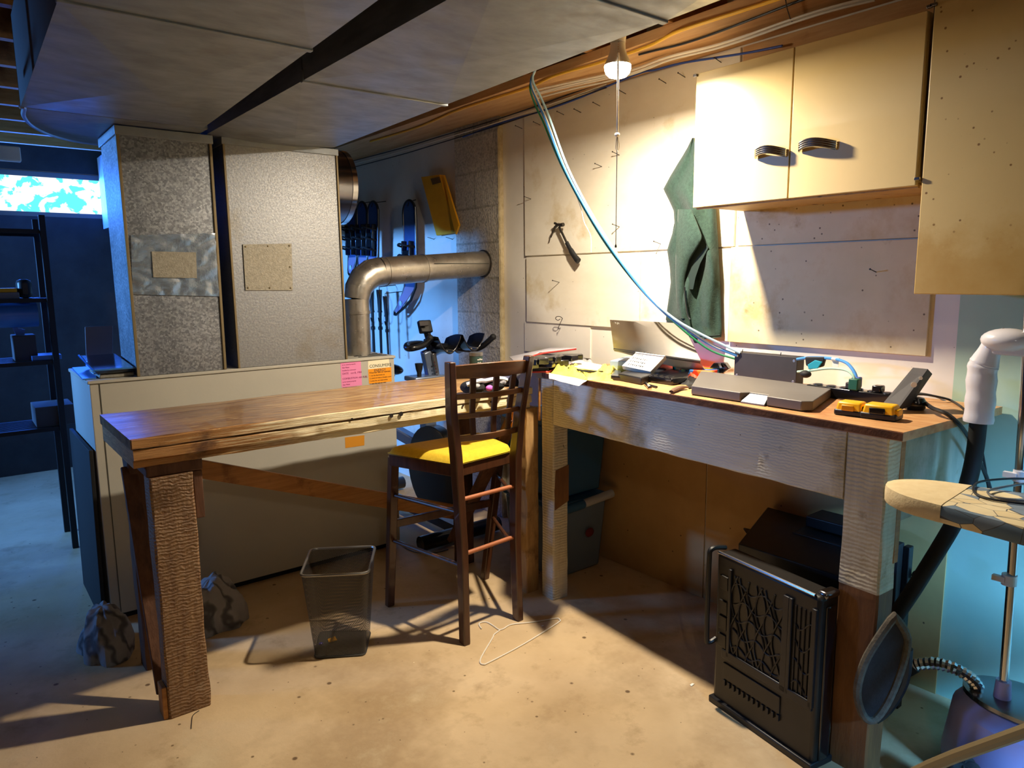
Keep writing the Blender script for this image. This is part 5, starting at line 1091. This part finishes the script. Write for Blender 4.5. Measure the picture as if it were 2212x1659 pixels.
for k, (z0, lab, m) in enumerate([(0, 'lower of two stacked lidded totes behind the painted bench leg', 'tote_clear'), (.385, 'upper of two stacked lidded totes behind the painted bench leg', 'tote_blue')]):
    T = thing('storage_tote', lab, 'tote', (2.28, 2.46, z0), 0, 'totes under the workbench corner')
    build('tub', MB().hexa([(2.12, 2.36, z0+.002), (2.40, 2.36, z0+.002), (2.40, 2.70, z0+.002), (2.12, 2.70, z0+.002), (2.10, 2.335, z0+.34), (2.42, 2.335, z0+.34), (2.42, 2.72, z0+.34), (2.10, 2.72, z0+.34)]), m, T, bev=.01)
    build('lid', MB().box(2.09, 2.43, 2.325, 2.73, z0+.34, z0+.372), 'tote_blue', T, bev=.008)
    build('latch', MB().tube([(2.25, 2.318, z0+.352), (2.44, 2.318, z0+.365)], .020, 12), 'tote_latch', T)
    build('latch', MB().tube([(2.10, 2.318, z0+.345), (2.25, 2.318, z0+.352)], .021, 12), 'tote_blue', T)
build('red_bag', MB().ball((2.30, 2.325, .20), .028, 8, (1, .25, .8)), mat('dim_red', '6a1e1c', rough=.8), None, 'dim red bag end beside the lower tote', 'bag')

# ================================================================== EXERCISE BIKE behind the brown workbench
T = thing('exercise_bike', 'black exercise bike handlebars with arm pads on a blue-grey post behind the workbench', 'exercise bike', (2.05, 3.25, 0))
B = lambda x, y, d=3.25: wy(x, y, d)
build('handlebar', MB().tube(smoothpath([B(932, 732, 3.22), B(915, 745, 3.20), B(893, 752, 3.18), B(880, 752, 3.22), B(881, 745, 3.27), B(905, 742, 3.32), B(925, 745, 3.33)], 5), .017, 12), 'bike_black', T)
build('handlebar', MB().tube(smoothpath([B(985, 752, 3.27), B(1020, 755, 3.22), B(1038, 750, 3.18), B(1052, 740, 3.15), B(1064, 729, 3.13)], 5), .0165, 12), 'bike_black', T)
build('grip_cap', MB().ball(B(1065, 728, 3.13), .018, 8), 'black_rubber', T); build('grip_cap', MB().ball(B(929, 731, 3.22), .020, 8), 'black_rubber', T)
def pad(cx, cy, sx):
    c = B(cx, cy, 3.2)
    def f(u, v): a = (u-.5)*2; return c+Vector((a*sx, -.045+v*.15, -.055+.085*a*a-.022*v+.010*math.sin(v*PI)))
    mb = MB().grid(f, 12, 8, (0, 0, -.012)); return mb
for cx, cy in ((962, 737), (1014, 732)):
    o = build('arm_pad', pad(cx, cy, .072), 'gloss_black', T, bev=.003)
    c = B(cx, cy, 3.2)
    for s in (-.02, .02): build('slot', MB().obox(c+Vector((s, -.012, -.048)), (.008, .07, .004), I3), 'alu', o)
build('crossbar', MB().tube([B(925, 748, 3.25), B(1000, 750, 3.27)], .02, 10), 'bike_black', T)
T2 = build('console', MB().obox(B(918, 706, 3.25), (.075, .03, .07), Matrix.Rotation(-.35, 3, 'X')), 'bike_black', T, bev=.008)
build('console_screen', MB().obox(B(915, 699, 3.22), (.055, .012, .028), Matrix.Rotation(-.35, 3, 'X')), 'dark_grey', T, bev=.003)
build('console_arm', MB().tube([B(922, 718, 3.25), B(930, 745, 3.26)], .018, 10), 'bike_black', T)
build('head_post', MB().beam(B(920, 758, 3.27), B(932, 818, 3.30), .050, .045, (0, 1, 0)), 'bike_grey', T, bev=.006)
build('height_scale', MB().beam(B(935, 762, 3.245), B(944, 815, 3.27), .022, .03, (0, 1, 0)), 'rim_metal', T, bev=.002)
for k in range(5): build('scale_hole', MB().lathe([(.005, 0), (.005, .002)], B(938+k*1.6, 783+k*7, 3.232), (0, -1, 0), 8), 'ink', T)
build('lock_knob', MB().lathe([(.022, 0), (.018, .03), (.012, .05), (.012, .07)], B(905, 785, 3.25), (0, 0, -1), 12), 'black_rubber', T)
build('collar', MB().box(1.90, 2.10, 3.22, 3.34, .86, .885), 'bike_grey', T, bev=.006)
build('frame_tube', MB().beam((2.01, 3.30, .87), (2.06, 3.34, .14), .07, .07, (0, 1, 0)), 'bike_grey', T, bev=.008)
build('frame_tube', MB().beam((2.05, 3.33, .45), (1.93, 4.05, .62), .06, .06), 'bike_grey', T, bev=.008)
build('flywheel_cover', MB().tube([(1.92, 3.12, .40), (1.98, 3.12, .40)], .24, 32), 'bike_black', T, bev=.006)
build('foot_beam', MB().tube([(1.80, 3.05, .05), (2.30, 3.05, .05)], .04, 12), 'bike_black', T); build('foot_beam', MB().tube([(1.80, 4.1, .05), (2.30, 4.1, .05)], .04, 12), 'bike_black', T)
build('base_rail', MB().beam((2.05, 3.05, .07), (2.05, 4.1, .07), .06, .05), 'bike_black', T)
build('saddle', MB().ball(B(850, 798, 3.75), .07, 10, (.55, 1.4, .45)), 'bike_black', T)
build('seat_post', MB().beam(B(848, 805, 3.80), (1.93, 4.02, .60), .035, .035, (0, 1, 0)), 'bike_black', T)
cable('loose_cable', 'thin grey wire lying on the floor under the brown workbench', [wz(x, y, .004) for x, y in [(862, 1165), (872, 1180), (895, 1192), (930, 1195), (968, 1187)]], 'alu_dark', .003, cat='cord')

# ================================================================== IRONING BOARD
T = thing('ironing_board', 'ironing board with blue and cream patchwork cover, nose against the white workbench', 'ironing board', (1.80, .2, 0))
IZ = .90
tip = wz(1898, 1050, IZ)
ang = math.radians(-86); ax = Vector((math.cos(ang), math.sin(ang), 0)); sd = Vector((-ax.y, ax.x, 0))
def halfw(t): return .19*min(1, (.42+.58*min(1, t/.55))*(1-(1-min(1, t/.10))**2)**.5)
def outline(n=30):
    L_, Rr = [], []
    for i in range(n+1):
        t = (i/n)**1.6*1.22; w = halfw(t); L_.append((t, w)); Rr.append((t, -w))
    return L_ + Rr[::-1][:-1]
tipc = tip + Vector((.05, .0, 0)); of = [tipc + ax*t + sd*w for t, w in outline()]
build('board_pan', MB().prism([p + (tipc+ax*.6-p)*.03 - Vector((0, 0, .034)) for p in of], (0, 0, .02)), 'alu', T)
cover = MB()
ctr = [(0, -.048, .985), (1, -.045, 1.0), (2, -.010, 1.012), (3, .0, .99)]
rings = []
for sc, dz in ((.975, -.038), (1.0, -.035), (1.012, -.018), (1.004, -.006), (.985, .0), (.80, .002), (.4, .002)):
    rings.append([Vector((p.x, p.y, IZ+dz)).lerp(Vector(((tipc+ax*min(max((p-tipc).dot(ax), .05), 1.17)).x, (tipc+ax*min(max((p-tipc).dot(ax), .05), 1.17)).y, IZ+dz)), 1-sc) for p in of])
n = len(of); vs = [p for r in rings for p in r]
cover.add(vs, [(k*n+i, k*n+(i+1) % n, (k+1)*n+(i+1) % n, (k+1)*n+i) for k in range(len(rings)-1) for i in range(n)] + [tuple((len(rings)-1)*n+i for i in range(n))])
build('patchwork_cover', cover, PATCH, T, smooth=.9)
nose = MB(); m_ = [i for i, (t, w) in enumerate(outline()) if t < .155]
vs = []; fs = []
def ringsub(k, off): return [rings[k][i]+off for i in m_]
lo = [i for i in m_ if outline()[i][1] >= 0]; hi = [i for i in m_ if outline()[i][1] < 0]
order = lo[::-1] + hi[::-1]
for k in range(len(rings)):
    for i in order:
        p = rings[k][i]; c = tipc+ax*.07; q = Vector((p.x, p.y, p.z)); d = Vector((p.x-c.x, p.y-c.y, 0)); d = d.normalized()*.0022 if d.length > 1e-6 else d; vs.append(q+d+Vector((0, 0, .0012 if k > 2 else 0)))
w_ = len(order)
for k in range(len(rings)-1):
    for i in range(w_-1): fs.append((k*w_+i, k*w_+i+1, (k+1)*w_+i+1, (k+1)*w_+i))
fs.append(tuple((len(rings)-1)*w_+i for i in range(w_)))
nose.add(vs, fs); build('nose_cap', nose, 'cream_cloth', T, smooth=.9)
build('leg', MB().tube(smoothpath([(1.70, .03, .845), (1.70, .417, .442), (1.70, .588, .263), (1.70, .78, .03)], 3), .014, 10), 'tan_metal', T)
build('leg', MB().tube([(1.92, .58, .845), (1.92, .0, .42), (1.92, -.30, .02)], .014, 10), 'tan_metal', T)
build('foot_bar', MB().tube([(1.55, .78, .016), (1.80, .78, .016)], .015, 10), 'tan_metal', T); build('foot_bar', MB().tube([(1.80, -.30, .016), (2.05, -.30, .016)], .015, 10), 'tan_metal', T)
# wire loop lying on the board
lp = [wz(x, y, IZ+.006) for x, y in [(2230, 1035), (2180, 1034), (2120, 1040), (2103, 1052), (2110, 1068), (2150, 1080), (2230, 1090)]]
T = thing('cord_coil', 'thin dark cord coil lying on the patchwork ironing board', 'cord', lp[3])
build('loop', MB().tube(smoothpath(lp, 5), .0028, 6), 'black_cable', T)
build('loop', MB().tube(smoothpath([wz(x, y, IZ+.009) for x, y in [(2230, 1042), (2180, 1050), (2140, 1058), (2135, 1066), (2150, 1074), (2190, 1080), (2230, 1083)]], 5), .0028, 6), 'alu_dark', T)

# ================================================================== GARMENT STEAMER
T = thing('garment_steamer', 'white garment steamer on a chrome pole behind the ironing board', 'steamer', (2.22, .60, 0))
S = lambda x, y, v: wx(x, y, v)
build('pole', MB().tube([S(2168, 1475, 2.145), S(2196, 1100, 2.145), S(2214, 850, 2.145), S(2226, 600, 2.145)], .011, 14), 'chrome', T)
for (x, y) in ((2205, 1028), (2180, 1252)):
    p = S(x, y, 2.142); cl = MB().tube([p-Vector((0, 0, .014)), p+Vector((0, 0, .014))], .018, 14).box(p.x-.02, p.x-.005, p.y+.005, p.y+.035, p.z-.006, p.z+.008); build('pole_clip', cl, 'white_plastic', T)
p = S(2166, 1492, 2.145); build('pole_socket', MB().tube([p-Vector((0, 0, .03)), p+Vector((0, 0, .03))], [.022, .018], 14), 'blue_lit_plastic', T)
bq = Vector((p.x+.04, p.y-.02, p.z-.03)); 
def ell(cx, cy, rx, ry, z, n=32): return [Vector((cx+rx*math.cos(2*PI*i/n), cy+ry*math.sin(2*PI*i/n), z)) for i in range(n)]
def stack(rs):
    mb = MB(); n = 32; vs = [q for r in rs for q in r]
    return mb.add(vs, [(k*n+i, k*n+(i+1) % n, (k+1)*n+(i+1) % n, (k+1)*n+i) for k in range(len(rs)-1) for i in range(n)] + [tuple(range(n-1, -1, -1)), tuple((len(rs)-1)*n+i for i in range(n))])
build('tank', stack([ell(bq.x, bq.y-.03, .15, .19, .004), ell(bq.x, bq.y-.03, .155, .195, .05), ell(bq.x, bq.y-.03, .14, .175, bq.z-.045), ell(bq.x, bq.y-.03, .11, .15, bq.z-.012)]), 'blue_lit_plastic', T)
build('top_plate', stack([ell(bq.x, bq.y-.03, .105, .155, bq.z-.012), ell(bq.x, bq.y-.03, .105, .155, bq.z+.002), ell(bq.x, bq.y-.03, .07, .11, bq.z+.012)]), 'dark_chrome', T)
hs = [S(2115, 1492, 2.16), S(2100, 1468, 2.14), S(2065, 1445, 2.12), S(2020, 1433, 2.11), S(1978, 1436, 2.10), S(1965, 1445, 2.10)]
sp = smoothpath(hs, 8); build('spring_sleeve', MB().tube(sp, [.0145+(.0035 if i % 2 else 0) for i in range(len(sp))], 12), 'chrome', T, smooth=.3)
build('steam_hose', MB().tube(smoothpath([S(1975, 1437, 2.10), S(1945, 1450, 2.09), S(1925, 1430, 2.08), S(1928, 1350, 2.07), S(1985, 1255, 2.08), S(2066, 1120, 2.11), S(2092, 1040, 2.15), S(2106, 975, 2.17), S(2114, 905, 2.16)], 6), .0215, 12), 'black_rubber', T)
gh = smoothpath([S(2113, 912, 2.15), S(2118, 860, 2.15), S(2122, 800, 2.15), S(2128, 780, 2.15), S(2144, 745, 2.15)], 5)
build('grip', MB().tube(gh, [.036+.0015*math.sin(i*1.8) for i in range(len(gh))][:len(gh)-6]+[.034, .032, .029, .027, .026, .026], 16, flat=.8), 'white_plastic', T)
hd = S(2178, 735, 2.15)
build('steam_head', MB().ball(hd, .05, 12, (1.0, 1.25, .62)).tube([S(2144, 745, 2.15), hd], [.026, .035], 14), 'white_plastic', T)
build('cradle', MB().hexa([S(2140, 765, 2.13), S(2225, 772, 2.13), S(2225, 772, 2.20), S(2140, 765, 2.20), S(2140, 730, 2.13), S(2225, 755, 2.13), S(2225, 755, 2.20), S(2140, 730, 2.20)]), 'white_plastic', T, bev=.005)
build('cradle_pin', MB().tube([S(2130, 768, 2.18), S(2132, 735, 2.18)], .007, 8), 'white_plastic', T)

# ================================================================== SWEEPER leaning by the right bench leg
T = thing('oval_pad', 'dark oval pad with fuzzy grey rim on a black stand beside the bench leg', 'pad', (1.95, .84, 0))
hc = [S(1932, 1330, 1.86), S(1900, 1375, 1.845), S(1868, 1430, 1.835), S(1852, 1490, 1.835), S(1862, 1540, 1.845), S(1885, 1556, 1.865), S(1915, 1520, 1.89), S(1945, 1450, 1.91), S(1960, 1380, 1.91)]
sm = smoothpath(hc+[hc[0]], 4)[:-1]
build('rim', MB().tube(sm, .011, 8, True), 'grey_rim', T); cc = sum(sm, Vector())/len(sm)
build('head_plate', MB().prism([p.lerp(cc, .06) for p in sm], (.012, .006, .0)), 'pad_dark', T)
build('lower_tube', MB().tube(smoothpath([S(1958, 1400, 1.97), S(1950, 1470, 1.97), S(1915, 1530, 1.96), S(1880, 1556, 1.94)], 4), .017, 10), 'black_plastic', T)
build('stand_foot', MB().tube([S(1880, 1556, 1.94), Vector((S(1880, 1556, 1.94).x+.03, .84, .012))], .014, 8), 'black_plastic', T)
build('dark_cloth', heap((1.955, .60), .055, .07, .15, 5), 'pad_dark', None, 'dim dark cloth heap on the floor between bench leg and steamer', 'cloth')

# ================================================================== FAR LEFT: shelving, things on the furnace
T = thing('wire_shelving', 'dark metal shelving unit at the far left below the basement window', 'shelving', (.0, 4.45, 0))
for x, y in ((.425, 4.30), (.425, 4.62), (-.5, 4.30), (-.5, 4.62)): build('post', MB().box(x-.014, x+.014, y-.014, y+.014, 0, 1.73), 'shelf_metal', T, bev=.002)
for z in (1.66, 1.32, 1.005, .66):
    mb = MB().box(-.5, .425, 4.30, 4.315, z-.02, z).box(-.5, .425, 4.605, 4.62, z-.02, z)
    for k in range(11): mb.box(-.5, .425, 4.32+k*.027, 4.328+k*.027, z-.007, z)
    build('shelf', mb, 'shelf_metal', T, smooth=0)
def sy(x, y, d=4.36): return wy(x, y, d)
def ybox(name, label, cat, px0, px1, ztop, zb, d0, d1, m, bev=.004, group=None):
    a, b = sy(px0, 600, d0).x, sy(px1, 600, d0).x; return build(name, MB().box(a, b, d0, d1, zb, ztop), m, None, label, cat, group, bev=bev)
ybox('tape_dispenser', 'dark rounded box with a yellow edge on the shelf level with the riser patch', 'box', 36, 68, 1.415, 1.3215, 4.36, 4.50, 'black_plastic', .02)
ybox('book', 'yellow-spined flat box lying at the left end of the shelf', 'book', -30, 34, 1.372, 1.3515, 4.36, 4.5, 'yellow_plastic', .003)
ybox('book', 'grey flat box lying under the yellow one on the shelf', 'book', -30, 38, 1.351, 1.3215, 4.36, 4.52, 'frame_grey', .003)
build('roll', MB().tube([(-.4, 4.42, 1.235), (.375, 4.42, 1.235)], .062, 24), 'shelf_blue', None, 'big blue roll lying under the upper shelf', 'roll')
ybox('cardboard_box', 'grey open box with a tissue on the middle shelf', 'box', 12, 64, 1.135, 1.0065, 4.36, 4.50, 'box_grey')
a = sy(40, 715, 4.36); build('tissue', MB().prism([sy(26, 706, 4.42), sy(54, 712, 4.42), sy(53, 727, 4.42), sy(36, 727, 4.42)], (0, .008, 0)), 'shelf_blue', None, 'pale blue tissue sticking out of the grey box', 'tissue', smooth=0)
ybox('paper_stack', 'flat pale papers at the right end of the middle shelf', 'papers', 50, 116, 1.030, 1.0065, 4.32, 4.48, 'shelf_blue', .002)
ybox('shoe_box', 'dim grey box full of papers on the lower shelf', 'box', 44, 132, .765, .6615, 4.33, 4.56, 'box_grey', .003)
# far-left furnace top
T = thing('tray_stack', 'glossy dark blue plastic trays stacked on the left end of the furnace', 'tray', (.53, 3.4, 1.0145))
build('flat_sheet', MB().prism([(.403, 3.25, 1.0145), (.45, 3.25, 1.0145), (.52, 3.72, 1.0145), (.425, 3.72, 1.0145)], (0, 0, .006)), 'shelf_blue', T)
build('lower_tray', MB().box(.462, .588, 3.25, 3.50, 1.0145, 1.032), 'patch_steel', T, bev=.004)
build('upper_tray', MB().hexa([(.455, 3.24, 1.034), (.589, 3.24, 1.034), (.589, 3.60, 1.034), (.462, 3.60, 1.034), (.440, 3.225, 1.052), (.589, 3.225, 1.052), (.589, 3.62, 1.080), (.445, 3.62, 1.080)]), mat('gloss_navy', '14263c', rough=.12, coat=.6), T, bev=.006)
build('tray_rim', MB().tube([(.589, 3.222, 1.052), (.440, 3.222, 1.052), (.443, 3.62, 1.081)], .004, 6), mat('rim_blue', '3a7ac8', rough=.2), T)
build('picture_frame', MB().hexa([wy(186, 772, 3.68), wy(244, 772, 3.68), wy(244, 772, 3.70), wy(186, 772, 3.70), wy(183, 706, 3.70), wy(244, 703, 3.70), wy(244, 703, 3.72), wy(183, 706, 3.72)]), 'frame_grey', T, bev=.003)['label'] = 'grey upright panel at the back'
build('card', MB().box(.445, .485, 3.27, 3.33, 1.0325, 1.037), 'pale_cable', T)
build('metal_tube', MB().tube([(-.35, 2.92, 2.06), (.19, 2.92, 2.06)], .012, 8), 'pale_cable', None, 'thin pale tube glinting at the far left edge under the joists', 'tube')
